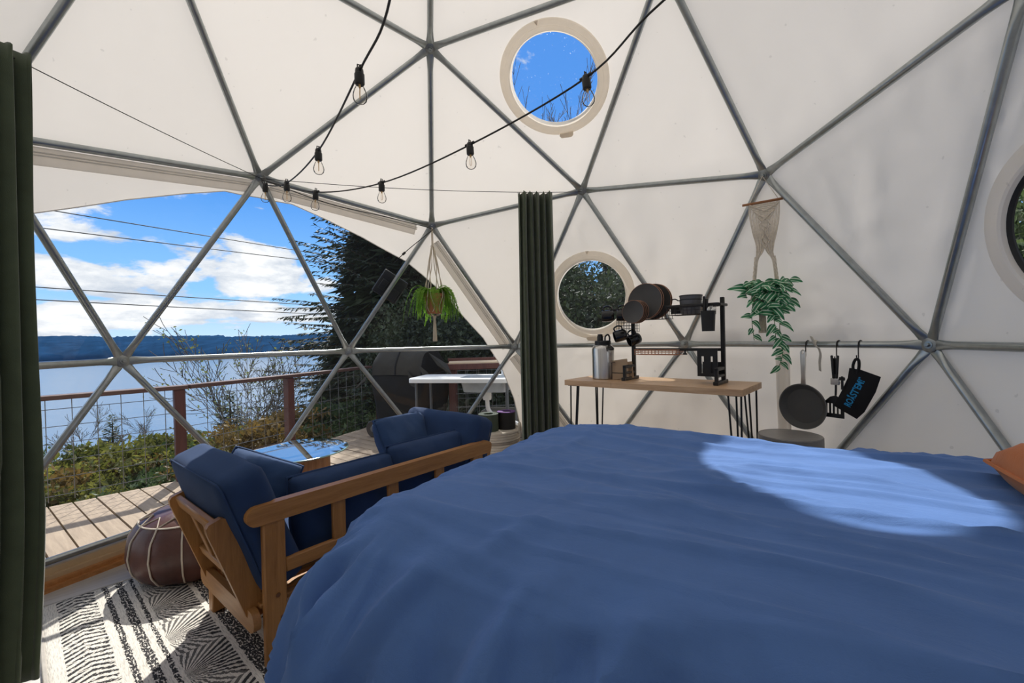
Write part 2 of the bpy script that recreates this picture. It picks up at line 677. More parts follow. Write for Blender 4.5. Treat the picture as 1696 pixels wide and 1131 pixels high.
pane_faces = []
for tri in tris:
    A, B, C_ = (VP[i] for i in tri)
    cen = (A + B + C_) / 3
    win = next((q for q in wins if q[0] == set(tri)), None)
    azc = math.degrees(math.atan2(cen.y, cen.x))
    amp = 0.003 if cen.z > 2.4 else 0.008
    if -60 < azc < 60 and cen.z < 2.5: amp = 0.017
    q = 44 if (win or abs(((azc - 126 + 180) % 360) - 180) < 75) else 26
    ids, pts = {}, []
    nrm = (B - A).cross(C_ - A).normalized()
    if nrm.dot(cen - Vector((0, 0, CZ))) < 0: nrm = -nrm
    for i in range(q + 1):
        for j in range(q + 1 - i):
            a, b = i / q, j / q
            p = A * (1 - a - b) + B * a + C_ * b
            rad = (p - Vector((0, 0, CZ))).normalized()
            p = p + rad * OUT
            ids[(i, j)] = len(pts)
            pts.append(p)
    tl = []
    for i in range(q):
        for j in range(q - i):
            tl.append((ids[(i, j)], ids[(i + 1, j)], ids[(i, j + 1)]))
            if i + j < q - 1: tl.append((ids[(i + 1, j)], ids[(i + 1, j + 1)], ids[(i, j + 1)]))
    clear = None
    wr = [wrinkle(p, amp) for p in pts]
    if win:
        f = lambda p: (p - win[1] - win[2] * OUT).length - RW - .012
    else:
        f = arch_f
    if win or cen.z < 2.9:
        vs, fs = clip(pts, tl, f, 1)
        if not win:
            pv, pf = clip(pts, tl, f, -1)
            if pf: pane_faces.append((pv, pf))
    else:
        vs, fs = pts, tl
    if not fs: continue
    ed_ = []
    for P, Q, S_ in ((A, B, C_), (B, C_, A), (C_, A, B)):
        d_ = (Q - P).normalized()
        s_ = (S_ - P) - d_ * (S_ - P).dot(d_)
        ed_.append((P, s_.normalized()))
    edge_w = lambda p: max(0.0, min(1.0, min((p - P).dot(s_) for P, s_ in ed_) / .07 - .15))
    vs = [tuple(Vector(v) + (Vector(v) - Vector((0, 0, CZ))).normalized() * wrinkle(Vector(v), amp) * edge_w(Vector(v))) for v in vs]
    mb = MB().add(vs, fs)
    obj('canvas_panel', mb, M['canvas'], dome, ang=80)

# skirt of canvas from the base tubes to the floor (not in front of the clear window)
base_edges = [(i, j) for (i, j) in adj if VP[i].z < .1 and VP[j].z < .1]
for i, j in base_edges:
    a, b = VP[i], VP[j]
    mid = (a + b) / 2
    az_ = math.degrees(math.atan2(mid.y, mid.x))
    if abs(((az_ - 126 + 180) % 360) - 180) < 50: continue
    o_ = lambda p, z, k=1.012: (p.x * k, p.y * k, z)
    obj('canvas_skirt', MB().add([o_(a, .055), o_(b, .055), o_(b, -.12), o_(a, -.12)], [(0, 1, 2, 3)]), M['canvas'], dome, smooth=False)

# tubes: flattened where they meet
def strut_mesh(L):
    mb = MB()
    st = [(0.0, 1.25, .16), (.035, 1.32, .2), (.07, 1.15, .5), (.12, 1.0, .92), (.16, 1.0, 1.0)]
    prof = st + [(L - a, b, c) for a, b, c in reversed(st)]
    n, vs, fs = 14, [], []
    for (x, wy, wz) in prof:
        for j in range(n):
            a = 2 * PI * j / n
            vs.append((x, .0205 * wy * math.cos(a), .0205 * wz * math.sin(a)))
    k = len(prof)
    for i in range(k - 1):
        for j in range(n): fs.append((i * n + j, i * n + (j + 1) % n, (i + 1) * n + (j + 1) % n, (i + 1) * n + j))
    fs += [tuple(range(n - 1, -1, -1)), tuple((k - 1) * n + j for j in range(n))]
    return mb.add(vs, fs).mesh('strut', True, 50)


sm = {}
for i, j in sorted(adj):
    a, b = VP[i], VP[j]
    L = round((a - b).length - .03, 3)
    if L not in sm:
        sm[L] = strut_mesh(L)
        sm[L].materials.append(M['steel'])
    o = bpy.data.objects.new('strut', sm[L])
    rad = ((a + b) / 2 - Vector((0, 0, CZ))).normalized()
    if a.z < .1 and b.z < .1: rad = Vector(((a + b).x, (a + b).y, 0)).normalized()
    d = (b - a).normalized()
    o.matrix_world = frame(a + d * .015 - rad * .0, d, z=rad)
    put(o, dome)

# hubs: stacked tube ends clamped by a bolt and washer, facing inwards
hub0 = MB()
hub0.lathe([(0, -.020), (.030, -.020), (.038, -.014), (.040, -.004), (.040, .012), (.030, .016), (0, .016)], 20)
hubm = hub0.mesh('hub'); hubm.materials.append(M['steel_dark'])
bolt0 = MB()
bolt0.lathe([(.020, .0155), (.020, .019), (.012, .0195)], 16).lathe([(.011, .018), (.011, .029), (.008, .031), (0, .031)], 6)
boltm = bolt0.mesh('bolt', ang=30); boltm.materials.append(M['steel'])
HIN = {}
for i in range(nv):
    n = (Vector((0, 0, CZ)) - VP[i]).normalized()
    if VP[i].z < .1: n = Vector((-VP[i].x, -VP[i].y, .3)).normalized()
    o = bpy.data.objects.new('hub', hubm)
    o.matrix_world = zto(VP[i], n)
    put(o, dome)
    b = bpy.data.objects.new('bolt', boltm)
    put(b, o)
    HIN[i] = VP[i] + n * .03

# pale webbing strips sewn along the tubes around the clear window
def strip(i, j, tow, t0, t1):
    a, b = VP[i], VP[j]
    d = (b - a).normalized()
    nn = d.cross(VP[tow] - a).normalized()
    rad = ((a + b + VP[tow]) / 3 - Vector((0, 0, CZ))).normalized()
    if nn.dot(rad) > 0: nn = -nn          # inwards
    side = (VP[tow] - a) - d * (VP[tow] - a).dot(d)
    side.normalize()
    L = (b - a).length
    Mx = Matrix(((d.x, side.x, nn.x, a.x), (d.y, side.y, nn.y, a.y), (d.z, side.z, nn.z, a.z), (0, 0, 0, 1)))
    mb = MB().box((L * t0, .026, -.012), (L * t1, .118, -.002), Mx, .003)
    s = obj('webbing_strip', mb, M['strip'], dome)
    for y in (.052, .066):
        obj('piping', MB().tube([Mx @ Vector((L * t0, y, 0)), Mx @ Vector((L * t1 + .01, y, 0))], .0042, 6), M['strip_light'], s)
strip(hF, hG, hA, .02, .97)
strip(hG, hH, hB, .05, .90)
strip(hH, hC, hB, .10, .97)
strip(hC, hP3, hP2, .05, .95)

# clear arched window
win1 = thing('window_1', 'large clear arched window in the front of the dome', None, kind='structure')
for pv, pf in pane_faces:
    obj('clear_pane', MB().add(pv, pf), M['pane'], win1, ang=60)
# its hem: a dark stitched seam along the arch
hem = []
for tri in tris:
    pass
hem_pts = []
for k in range(-113, 114):
    off = abs(k) * .5
    az_ = (126 + k * .5) * D2R
    for (a, za), (b, zb) in zip(ARC, ARC[1:]):
        if off <= b:
            z = za + (zb - za) * (off - a) / (b - a)
            break
    if z < .02: continue
    d = Vector((math.cos(az_), math.sin(az_), 0))
    best = None
    for tri in tris:
        A, B, C_ = (VP[i] + (VP[i] - Vector((0, 0, CZ))).normalized() * (OUT - .004) for i in tri)
        n = (B - A).cross(C_ - A)
        den = n.dot(d)
        if abs(den) < 1e-6: continue
        o_ = Vector((0, 0, z))
        t = n.dot(A - o_) / den
        if t < 0: continue
        p = o_ + d * t
        inside = all(((Q - P).cross(p - P)).dot(n) >= -1e-6 for P, Q in ((A, B), (B, C_), (C_, A)))
        if inside and (best is None or t < best[0]): best = (t, p)
    if best: hem_pts.append(best[1])
obj('hem', MB().tube(hem_pts, .0035, 5), M['strip'], win1, label='beige stitched hem along the arch')

# round windows
def round_window(idx, c, n, ringmat, label, panem):
    wd = thing('window_%d' % idx, label, None, kind='structure')
    Mx = zto(c + n * OUT, -n)           # z towards the room
    prof = [(.389, .000), (.384, .008), (.370, .012), (.352, .0125), (.350, .015), (.322, .015), (.312, .009), (.306, -.004), (.304, -.030)]
    mb = MB().lathe(prof, 72, Mx, cap=False)
    obj('rim', mb, ringmat, wd, ang=25)
    obj('pane', MB().lathe([(0.0005, -.026), (.318, -.026)], 72, Mx, cap=False), panem, wd)
    if ringmat is M['canvas']:
        obj('dark_edging', MB().lathe([(.3035, -.004), (.3035, -.024), (.292, -.024), (.292, -.016)], 72, Mx, closed=True), M['black_edge'], wd, ang=25)
    if ringmat is M['ring']:
        # overlap where the ends of the rim meet, lowest point
        dn = Vector((0, 0, -1)); dn = (dn - n * dn.dot(n)).normalized()
        x = n.cross(dn)
        T = Matrix(((x.x, dn.x, -n.x, c.x), (x.y, dn.y, -n.y, c.y), (x.z, dn.z, -n.z, c.z), (0, 0, 0, 1)))
        pts = [(-.05, .372), (.05, .372), (.058, .383), (.045, .404), (-.028, .410), (-.046, .398)]
        obj('rim_tab', MB().prism(pts, -.022, -.004, T), M['ring'], wd, smooth=False)
        obj('top_tab', MB().prism([(-.014, -.389), (.014, -.389), (0, -.362)], -.012, -.006, T), M['ring'], wd, smooth=False)
    return wd
round_window(2, wins[0][1], wins[0][2], M['ring'], 'round skylight window high in the dome with cream rim, blue sky behind', M['pane_dirty'])
round_window(3, wins[1][1], wins[1][2], M['ring'], 'round window behind the dish rack, dark trees behind', M['pane_dirty'])
round_window(4, wins[2][1], wins[2][2], M['canvas'], 'round black-edged window at the right, green trees behind', M['pane'])

# a pale seam flap falling from the horizontal tube between table and pan
fl = MB()
dDE = (VP[hE] - VP[hD])
nin = Vector((-.95, -.31, 0))
def flap(u, v):
    t = .478 + .060 * u + .018 * v
    q = VP[hD] + dDE * t
    low = VP[hP4] + (VP[hE] - VP[hP4]) * 0
    z = 1.10 - v * 1.15
    rr = 1 - .012 * v * v
    return Vector((q.x * rr, q.y * rr, z)) + nin * (-.004 + .012 * math.sin(u * 9.0) + .006 * math.sin(v * 7 + u * 5))
fl.grid(flap, 18, 24)
obj('canvas_flap', fl, M['canvas'], dome, ang=70)

# ------------------------------------------------------------------ floor
floor = thing('floor', 'pale grey board floor of the dome', None, kind='structure')
RF = 2.37
FZ = -.10
floor.location = (0, 0, FZ)
ring_b = sorted([(p.x * .998, p.y * .998) for p in VP if p.z < .1], key=lambda q: math.atan2(q[1], q[0]))
obj('slab', MB().prism(ring_b, -.06, -.012), M['floorwood'], floor)
fx, fy = Vector((.797, .604, 0)), Vector((-.604, .797, 0))
FM = frame((0, 0, 0), fx)
k = -14
while k < 14:
    y0, y1 = k * .19 + .0012, (k + 1) * .19 - .0012
    rm = max(abs(y0), abs(y1))
    if rm < RF - .05:
        hw0, hw1 = math.sqrt(RF ** 2 - y0 ** 2) - .01, math.sqrt(RF ** 2 - y1 ** 2) - .01
        cut = -.6 + ((k * 37) % 17) / 17 * 1.5
        for (p, q) in ((0, 1), (1, 2)):
            xs0 = [-hw0, cut - .001, hw0][p:q + 1]
            xs1 = [-hw1, cut - .001, hw1][p:q + 1]
            e = .002 if p == 1 else 0
            poly = [(xs0[0] + e, y0), (xs0[1], y0), (xs1[1], y1), (xs1[0] + e, y1)]
            o = obj('plank', MB().prism(poly, -.012, -.0005 - .0006 * (k % 3)), M['floorwood'], floor, smooth=False)
            o.matrix_local = FM
    k += 1
# timber kerb under the clear window
M['kerb_vinyl'] = plain('buff_vinyl', (0.62, 0.45, 0.27), 0.4, var=0.06)
kerb = thing('baseboard_front', 'orange timber kerb under the base tube of the window', None, kind='structure')
for i, j in base_edges:
    a, b = VP[i], VP[j]
    mid = (a + b) / 2
    az_ = math.degrees(math.atan2(mid.y, mid.x))
    if abs(((az_ - 126 + 180) % 360) - 180) > 50: continue
    if math.atan2(a.y, a.x) > math.atan2(b.y, b.x): a, b = b, a
    def q(p, k, z): return (p.x * k, p.y * k, z)
    for (k0, k1, z1, mk) in ((.982, 1.004, .004, 'kerb_vinyl'), (.972, .984, -.030, 'kerb_vinyl'), (.961, .9735, -.055, 'ochre'), (.950, .9625, -.078, 'ochre')):
        vs = [q(a, k0, -.12), q(b, k0, -.12), q(b, k1, -.12), q(a, k1, -.12), q(a, k0, z1), q(b, k0, z1), q(b, k1, z1), q(a, k1, z1)]
        obj('kerb_board', MB().add(vs, [(0, 3, 2, 1), (4, 5, 6, 7), (0, 1, 5, 4), (1, 2, 6, 5), (2, 3, 7, 6), (3, 0, 4, 7)]), M[mk], kerb, smooth=False)

# ------------------------------------------------------------------ outside: lake, far shore, hillside
def ground_z(x, y):
    r = math.hypot(x, y)
    a = math.degrees(math.atan2(y, x))
    s = max(0.0, min(1.0, (a - 90) / 18)) if -60 < a < 200 else (1.0 if a >= 200 or a < -140 else 0.0)
    if 150 < a: s = max(0.0, min(1.0, (190 - a) / 40))
    sl = .40 * s + .03 * (1 - s)
    z = -1.0 - max(0, r - 4.2) * sl
    if r > 20: z -= (r - 20) * .25 * s
    return max(z, -60) + .18 * noise.noise(Vector((x * .6, y * .6, 0)))
gm = MB()
rr_ = [0, 2.4, 3, 4, 5, 6, 7, 8, 9, 10, 12, 14, 17, 20, 25, 32, 42, 60, 90, 140, 200]
na = 120
vs = [(r * math.cos(2 * PI * j / na), r * math.sin(2 * PI * j / na), ground_z(r * math.cos(2 * PI * j / na), r * math.sin(2 * PI * j / na))) for r in rr_ for j in range(na)]
fs = [(i * na + j, i * na + (j + 1) % na, (i + 1) * na + (j + 1) % na, (i + 1) * na + j) for i in range(len(rr_) - 1) for j in range(na)]
gm.add(vs, fs)
M['soil'] = plain('leaf_litter', (0.17, 0.145, 0.095), 0.9, var=0.5, scale=3, bmp=0.6, bscale=20)
o = obj('ground', gm, M['soil']); o['kind'] = 'structure'; o['label'] = 'brown scrubby hillside below the deck'
m, b = newmat('lake_water')
v = coords('Object', (1, 2.2, 1), (0, 0, -.4))
setin(b, Base_Color=(0.10, 0.17, 0.26), Roughness=0.22, Normal=bump(tex_noise(v, .35, 3) + tex_noise(v, .03, 2) * 3, 0.12, 0.5))
b.inputs['IOR'].default_value = 1.33
M['water'] = m
LZ = -45
wm = MB()
wm.grid(lambda u, v: (-6000 + 9000 * u, 60 + 5000 * v, LZ), 10, 10)
o = obj('lake', wm, M['water']); o['kind'] = 'structure'; o['label'] = 'calm blue lake below the hillside'
hm = MB()
def hill(u, v):
    a = (60 + 110 * u)
    d = 2150 - 650 * max(0, min(1, (124 - a) / 20)) + 120 * noise.noise(Vector((u * 9, 0, 0)))
    top = 30 + 12 * noise.noise(Vector((u * 6, 3, 0))) + 5 * noise.noise(Vector((u * 60, 5, 0))) + 4 * noise.noise(Vector((u * 420, 9, 0)))
    if a < 112: top *= .8
    if a > 121: top += 8 * min(1, (a - 121) / 3)
    zz = LZ - 4 + (top - LZ + 4) * math.sin(v * PI / 2)
    d2 = d + 900 * v * v
    top_s = d2 / d
    return (d2 * math.cos(a * D2R), d2 * math.sin(a * D2R), CAM.z + (zz - CAM.z) * (top_s if zz > 0 else 1))
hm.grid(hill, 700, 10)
M['forest'] = plain('haze_blue_forest', (0.013, 0.045, 0.105), 0.95, var=0.35, scale=.02, bmp=0.5, bscale=.05, spec=0.0)  # blue haze of the distant air is painted into the forest colour
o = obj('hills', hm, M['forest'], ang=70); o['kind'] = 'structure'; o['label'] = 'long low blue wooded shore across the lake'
# ------------------------------------------------------------------ deck
DZ = -.10
dpl = Vector((.665, -.747, 0)).normalized()
dn = Vector((-dpl.y, dpl.x, 0))
DECK = [(-8.0, -.75), (-2.43, 3.02), (-1.64, 4.05), (-.95, 5.2), (1.5, 5.0), (3.6, 3.9), (4.2, 1.0), (3.2, -3.5), (-4, -5)]
M['deck'] = wood('weathered_deck', (0.24, 0.175, 0.115), (0.40, 0.305, 0.21), 0.7, 1.0)
deck = thing('deck', 'weathered timber deck around the dome', None, kind='structure')
DM = frame((0, 0, DZ), dpl)
def cross(y):
    """largest negative-x crossing (towards the lake) of the line at offset y with the deck outline"""
    xs = []
    for (ax, ay), (bx, by) in zip(DECK, DECK[1:] + DECK[:1]):
        a, b = Vector((ax, ay, 0)), Vector((bx, by, 0))
        ya, yb = a.dot(dn), b.dot(dn)
        if (ya - y) * (yb - y) < 0:
            xs.append((a + (b - a) * ((y - ya) / (yb - ya))).dot(dpl))
    return sorted(xs)
for k in range(-14, 42):
    y0, y1 = k * .145 + .006, (k + 1) * .145 - .006
    x0, x1 = cross(y0), cross(y1)
    if len(x0) < 2 or len(x1) < 2: continue
    e0, e1 = x0[-1], x1[-1]
    ym = (y0 + y1) / 2
    if abs(ym) < 2.4:
        c = -math.sqrt(2.42 ** 2 - ym * ym)
        e0 = e1 = c
    e0, e1 = min(e0, x0[0] + 6), min(e1, x1[0] + 6)
    o = obj('plank', MB().prism([(x0[0], y0), (e0, y0), (e1, y1), (x1[0], y1)], -.03, -.002 * (k % 3)), M['deck'], deck, smooth=False)
    o.matrix_local = DM

# ------------------------------------------------------------------ railing
M['redwood'] = wood('stained_redwood', (0.062, 0.016, 0.012), (0.115, 0.034, 0.024), 0.55, 1.0, 2)
M['rail_top'] = wood('rail_cap', (0.075, 0.032, 0.024), (0.14, 0.07, 0.05), 0.55, 1.0, 0)
M['wire'] = plain('galvanised_wire', (0.20, 0.20, 0.20), 0.4, 0.8)
def railing(a, b, label, posts):
    a, b = Vector((*a, 0)), Vector((*b, 0))
    L = (b - a).length
    d = (b - a).normalized()
    rz = math.atan2(d.y, d.x)
    t = thing('railing', label, 'railing', (a.x, a.y, DZ), rz, 'deck railings')
    obj('top_rail', MB().box((-.02, -.055, .885), (L + .02, .055, .925), None, .006), M['rail_top'], t)
    for x in posts:
        obj('post', MB().box((x - .045, -.045, 0), (x + .045, .045, .885), None, .006), M['redwood'], t)
    mb = MB()
    for i in range(6):
        z = .08 + i * .145
        mb.tube([(0, 0, z), (L, 0, z)], .0032, 5)
    n = int(L / .16)
    for i in range(1, n + 1):
        x = i * L / (n + 1)
        mb.tube([(x, .004, .03), (x, .004, .885)], .0032, 5)
    obj('wire_mesh', mb, M['wire'], t, kind='stuff')
    return t
railing((-5.02, 1.27), (-2.41, 3.03), 'deck railing in front of the lake, left of the first brown post', [0, 1.55, 3.10])
railing((-2.385, 3.075), (-1.645, 4.075), 'deck railing between the two brown posts, bare trees behind it', [1.10])
railing((-1.62, 4.12), (-.95, 5.2), 'deck railing running behind the right half of the stump table to the dark tree', [])
railing((-.80, 5.19), (1.45, 5.02), 'deck railing behind the covered grill and the outdoor sink', [0, 1.15])

# raised wooden corner shelf behind the sink
M['shelfwood'] = wood('pale_shelf_wood', (0.50, 0.36, 0.22), (0.70, 0.55, 0.38), 0.6)  # pale tan wood of the shelf board
t = thing('bar_shelf', 'wooden bar shelf with brown edging behind the white outdoor sink', 'shelf', (.72, 4.15, DZ), -.08)
obj('shelf_board', MB().box((-.50, -.16, .965), (.62, .22, .995), None, .004), M['shelfwood'], t)
obj('front_apron', MB().box((-.52, -.19, .90), (.64, -.165, .975), None, .004), M['redwood'], t)
obj('back_ledge', MB().box((-.52, .225, .985), (.64, .25, 1.035), None, .004), M['redwood'], t)
for x in (-.46, .58):
    obj('post', MB().box((x - .045, -.05, 0), (x + .045, .04, .965), None, .005), M['redwood'], t)
mb = MB()
for x in (-.28, -.10, .08, .26, .44): mb.tube([(x, 0, .03), (x, 0, .93)], .003, 5)
for z in (.2, .38, .56, .74): mb.tube([(-.46, .006, z), (.58, .006, z)], .003, 5)
obj('wire_mesh', mb, M['wire'], t, kind='stuff')

# outdoor sink
M['whiteplastic'] = plain('white_plastic', (0.86, 0.87, 0.86), 0.35, var=0.03)
M['greyplastic'] = plain('grey_pipe', (0.10, 0.11, 0.12), 0.5)
t = thing('utility_sink', 'white outdoor sink table with grey basin standing on the deck', 'sink', (.36, 3.16, DZ), -.42)
top = MB()
W, H_ = .60, .26
def rr(w, h, r, n=5):
    out = []
    for cx, cy, a0 in ((w - r, h - r, 0), (-w + r, h - r, 90), (-w + r, -h + r, 180), (w - r, -h + r, 270)):
        for k in range(n + 1):
            a = (a0 + 90 * k / n) * D2R
            out.append((cx + r * math.cos(a), cy + r * math.sin(a)))
    return out
outer, rim = rr(W, H_, .06), rr(W - .012, H_ - .012, .05)
def ring2(mb, A, za, B, zb):
    n = len(A)
    return mb.add([(x, y, za) for x, y in A] + [(x, y, zb) for x, y in B], [(i, (i + 1) % n, n + (i + 1) % n, n + i) for i in range(n)])
hole = [(x + .24, y) for x, y in rr(.27, .18, .06)]
low = [(x + .24, y) for x, y in rr(.24, .15, .06)]
ring2(top, outer, .835, outer, .875)
ring2(top, outer, .875, rim, .885)
ring2(top, rim, .885, hole, .882)
ring2(top, outer, .835, hole, .84)
obj('sink_top', top, M['whiteplastic'], t, weld=True)
bs = MB()
ring2(bs, hole, .882, low, .72)
bs.add([(x, y, .72) for x, y in low], [tuple(range(len(low)))])
obj('basin', bs, plain('grey_basin', (0.42, 0.46, 0.50), 0.3), t, weld=True)
for x, y in ((-.52, -.2), (.52, -.2), (-.52, .2), (.52, .2)):
    obj('leg', MB().tube([(x, y, 0), (x, y, .84)], .016, 10), M['greyplastic'], t)
pp = spline([(.24, 0, .72), (.24, 0, .60), (.25, .02, .50), (.33, .03, .42), (.48, .05, .38), (.60, .06, .33)], 5)
obj('drain_pipe', MB().tube(pp, .024, 10), M['whiteplastic'], t)
obj('drain_trap', MB().lathe([(.045, .62), (.05, .64), (.05, .70), (.045, .725)], 16, Matrix.Translation((.24, 0, 0))), M['whiteplastic'], t)
fa = obj('faucet', MB().tube(spline([(.44, .205, .885), (.44, .205, 1.05), (.435, .20, 1.13), (.40, .17, 1.17), (.35, .12, 1.165), (.32, .08, 1.12), (.315, .075, 1.10)], 6), .011, 10).lathe([(.026, .882), (.024, .90), (.014, .92)], 16, Matrix.Translation((.44, .205, 0))), M['chrome'], t)
for s in (-1, 1):
    obj('tap_handle', MB().lathe([(.016, .885), (.014, .925), (.02, .935), (.02, .945), (0, .95)], 12, Matrix.Translation((.44 + s * .07, .21, 0))).tube([(.44 + s * .07, .21, .94), (.44 + s * .12, .19, .945)], .005, 6), M['chrome'], fa)

# grill under a dark cover
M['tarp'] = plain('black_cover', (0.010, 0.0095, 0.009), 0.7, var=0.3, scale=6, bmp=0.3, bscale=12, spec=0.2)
M['tarp_sunlit'] = plain('painted_sunlit_cover', (0.036, 0.033, 0.027), 0.75, var=0.25, scale=5, bmp=0.3, bscale=14, spec=0.2)  # lighter copy of the cover: sunlight on its top put into the colour
M['rubber'] = plain('black_rubber', (0.025, 0.025, 0.027), 0.7)
M['blackmetal'] = plain('black_metal', (0.014, 0.014, 0.015), 0.42, 0.2, var=0.2)
gx, gy = -.30, 4.38
t = thing('covered_grill', 'grill cart under a black cover standing on the deck by the railing', 'grill', (gx, gy, DZ), -.62)
body = MB()
prof = [(.05, .46, .22), (.30, .47, .24), (.55, .49, .27), (.72, .50, .29), (.86, .46, .29)]
n = 40
vs, fs = [], []
for (z, hx, hy) in prof:
    for j in range(n):
        a = 2 * PI * j / n
        c, s = math.cos(a), math.sin(a)
        e = .45
        wob = 1 + .03 * math.sin(a * 9 + z * 7) + .02 * math.sin(a * 17)
        vs.append((hx * math.copysign(abs(c) ** e, c) * wob, hy * math.copysign(abs(s) ** e, s) * wob, z + .02 * math.sin(a * 5)))
for i in range(len(prof) - 1):
    for j in range(n): fs.append((i * n + j, i * n + (j + 1) % n, (i + 1) * n + (j + 1) % n, (i + 1) * n + j))
fs.append(tuple((len(prof) - 1) * n + j for j in range(n)))
body.add(vs, fs)
obj('cover_skirt', body, M['tarp'], t, ang=70)
lid = MB()
def lidf(u, v):
    a = PI * v
    x = -.42 + .80 * u
    rx = 1.0 - .10 * abs(2 * u - 1) ** 4
    return (x, -.31 * math.cos(a) * rx, .84 + .36 * math.sin(a) ** .8 * rx + .012 * math.sin(u * 14) * math.sin(a) + .014 * math.sin(v * 19 + u * 3))
lid.grid(lidf, 24, 18)
endc = MB()
for sx, u in ((-1, 0), (1, 1)):
    pts = [lidf(u, k / 18) for k in range(19)]
    endc = MB().add([(pts[0][0] - sx * .03, 0, .80)] + pts, [(0, k, k + 1) for k in range(1, 19)])
    obj('hood_end', endc, M['tarp'], t, ang=60)  # dark cloth paints the shade inside the open end of the hood
obj('cover_hood', lid, M['tarp_sunlit'], t, ang=60)
# stiff corners of the cover standing out over the side shelves
def flapmesh(p): return MB().add(p + [(x, y, z - .012) for x, y, z in p], [tuple(range(len(p))), tuple(range(2 * len(p) - 1, len(p) - 1, -1))] + [(i, (i + 1) % len(p), len(p) + (i + 1) % len(p), len(p) + i) for i in range(len(p))])
for p in ([(-.42, -.30, .98), (-.52, -.28, .84), (-.66, -.36, .66), (-.50, -.32, .78)],
          [(.36, -.31, 1.0), (.50, -.36, .82), (.70, -.44, .80), (.52, -.33, .90)],
          [(.38, -.10, 1.14), (.56, -.16, .98), (.80, -.20, .86), (.62, -.02, .98)],
          [(.20, -.32, .92), (.34, -.36, .80), (.40, -.38, .70), (.26, -.34, .74)]):
    obj('cover_flap', flapmesh(p), M['tarp_sunlit'], t, smooth=False)
obj('strap', MB().tube([lidf(.52 , k / 14) for k in range(15)], .014, 6), M['tarp'], t)
for x in (-.42, .38):
    wh = obj('wheel', MB().lathe([(.04, -.03), (.10, -.035), (.115, -.02), (.115, .02), (.10, .035), (.04, .03)], 28, Matrix.Translation((x, -.27, .115)) @ Matrix.Rotation(PI / 2, 4, 'X'), closed=True), M['rubber'], t)
    obj('wheel_hub', MB().lathe([(0, -.032), (.045, -.028), (.045, .028), (0, .032)], 20, Matrix.Translation((x, -.27, .115)) @ Matrix.Rotation(PI / 2, 4, 'X')), M['greyplastic'], wh)

# stacked firewood and a grey planter box below the sink
M['bark'] = plain('bark', (0.085, 0.055, 0.04), 0.85, var=0.35, scale=30, bmp=0.5, bscale=60)
M['logend'] = plain('log_end', (0.30, 0.19, 0.13), 0.75, var=0.2, scale=30)
lg = MB().lathe([(.045, -.17), (.052, -.168), (.052, .168), (.045, .17)], 12, Matrix.Rotation(PI / 2, 4, 'X'))
ORD = ['', 'first', 'second', 'third', 'fourth', 'fifth', 'sixth', 'seventh', 'eighth', 'ninth', 'tenth', 'eleventh', 'twelfth']
protolog = None
rows = [(0, 5), (1, 4), (2, 5), (3, 4)]
for r_, c_ in rows:
    for k in range(c_):
        x = .06 + .104 * k + (.052 if r_ % 2 else 0)
        loc = (-.06 + x, 3.56 - x * .3, DZ + .055 + r_ * .092)
        if protolog is None:
            protolog = obj('firewood_log', lg, M['bark'])
            protolog['category'] = 'log'
            protolog['group'] = 'split logs stacked on the deck'
            protolog['label'] = 'first log from the left in the bottom row of the firewood pile'
            obj('log_end', MB().lathe([(0, .172), (.043, .1715)], 12, Matrix.Rotation(PI / 2, 4, 'X')), M['logend'], protolog)
            protolog.location = loc
        else:
            dup(protolog, loc, rnd.uniform(-.05, .05), '%s log from the left in the %s row of the firewood pile' % (ORD[k + 1], ('bottom', 'second', 'third', 'top')[r_]))
M['greywood'] = wood('silver_wood', (0.13, 0.12, 0.10), (0.24, 0.22, 0.19), 0.75)
t = thing('planter_box', 'grey slatted wooden box on the deck under the white sink', 'box', (.86, 3.50, DZ), -.4)
for i in range(4):
    z = .02 + i * .105
    obj('slat', MB().box((-.27, -.16, z), (.27, -.14, z + .095), None, .004), M['greywood'], t)
    obj('slat', MB().box((-.27, .14, z), (.27, .16, z + .095), None, .004), M['greywood'], t)
    obj('slat', MB().box((-.27, -.138, z), (-.25, .138, z + .095), None, .004), M['greywood'], t)
    obj('slat', MB().box((.25, -.138, z), (.27, .138, z + .095), None, .004), M['greywood'], t)

# ------------------------------------------------------------------ trees
M['needle'] = leafy('dark_needles', (0.012, 0.022, 0.012), (0.045, 0.065, 0.03), 0.22, 1.2)
M['needle_near'] = leafy('green_needles', (0.02, 0.04, 0.015), (0.075, 0.10, 0.04), 0.25, 1.2)
M['trunk'] = plain('conifer_bark', (0.07, 0.05, 0.038), 0.9, var=0.3, scale=20, bmp=0.5, bscale=40)
M['leaf_dark'] = leafy('dark_leaves', (0.010, 0.020, 0.010), (0.05, 0.075, 0.03), 0.3, 1.0)
M['leaf_mid'] = leafy('hedge_leaves', (0.07, 0.085, 0.015), (0.30, 0.28, 0.06), 0.5, 1.2)
M['leaf_rust'] = leafy('rusty_leaves', (0.075, 0.055, 0.014), (0.24, 0.15, 0.04), 0.4, 1.5)
M['leaf_green'] = leafy('wood_leaves', (0.03, 0.06, 0.015), (0.12, 0.17, 0.06), 0.35, 1.0)
M['leaf_young'] = leafy('spring_leaves', (0.10, 0.12, 0.03), (0.24, 0.27, 0.09), 0.5, 2.0)
M['twig'] = plain('bare_twigs', (0.11, 0.095, 0.08), 0.85, var=0.3)


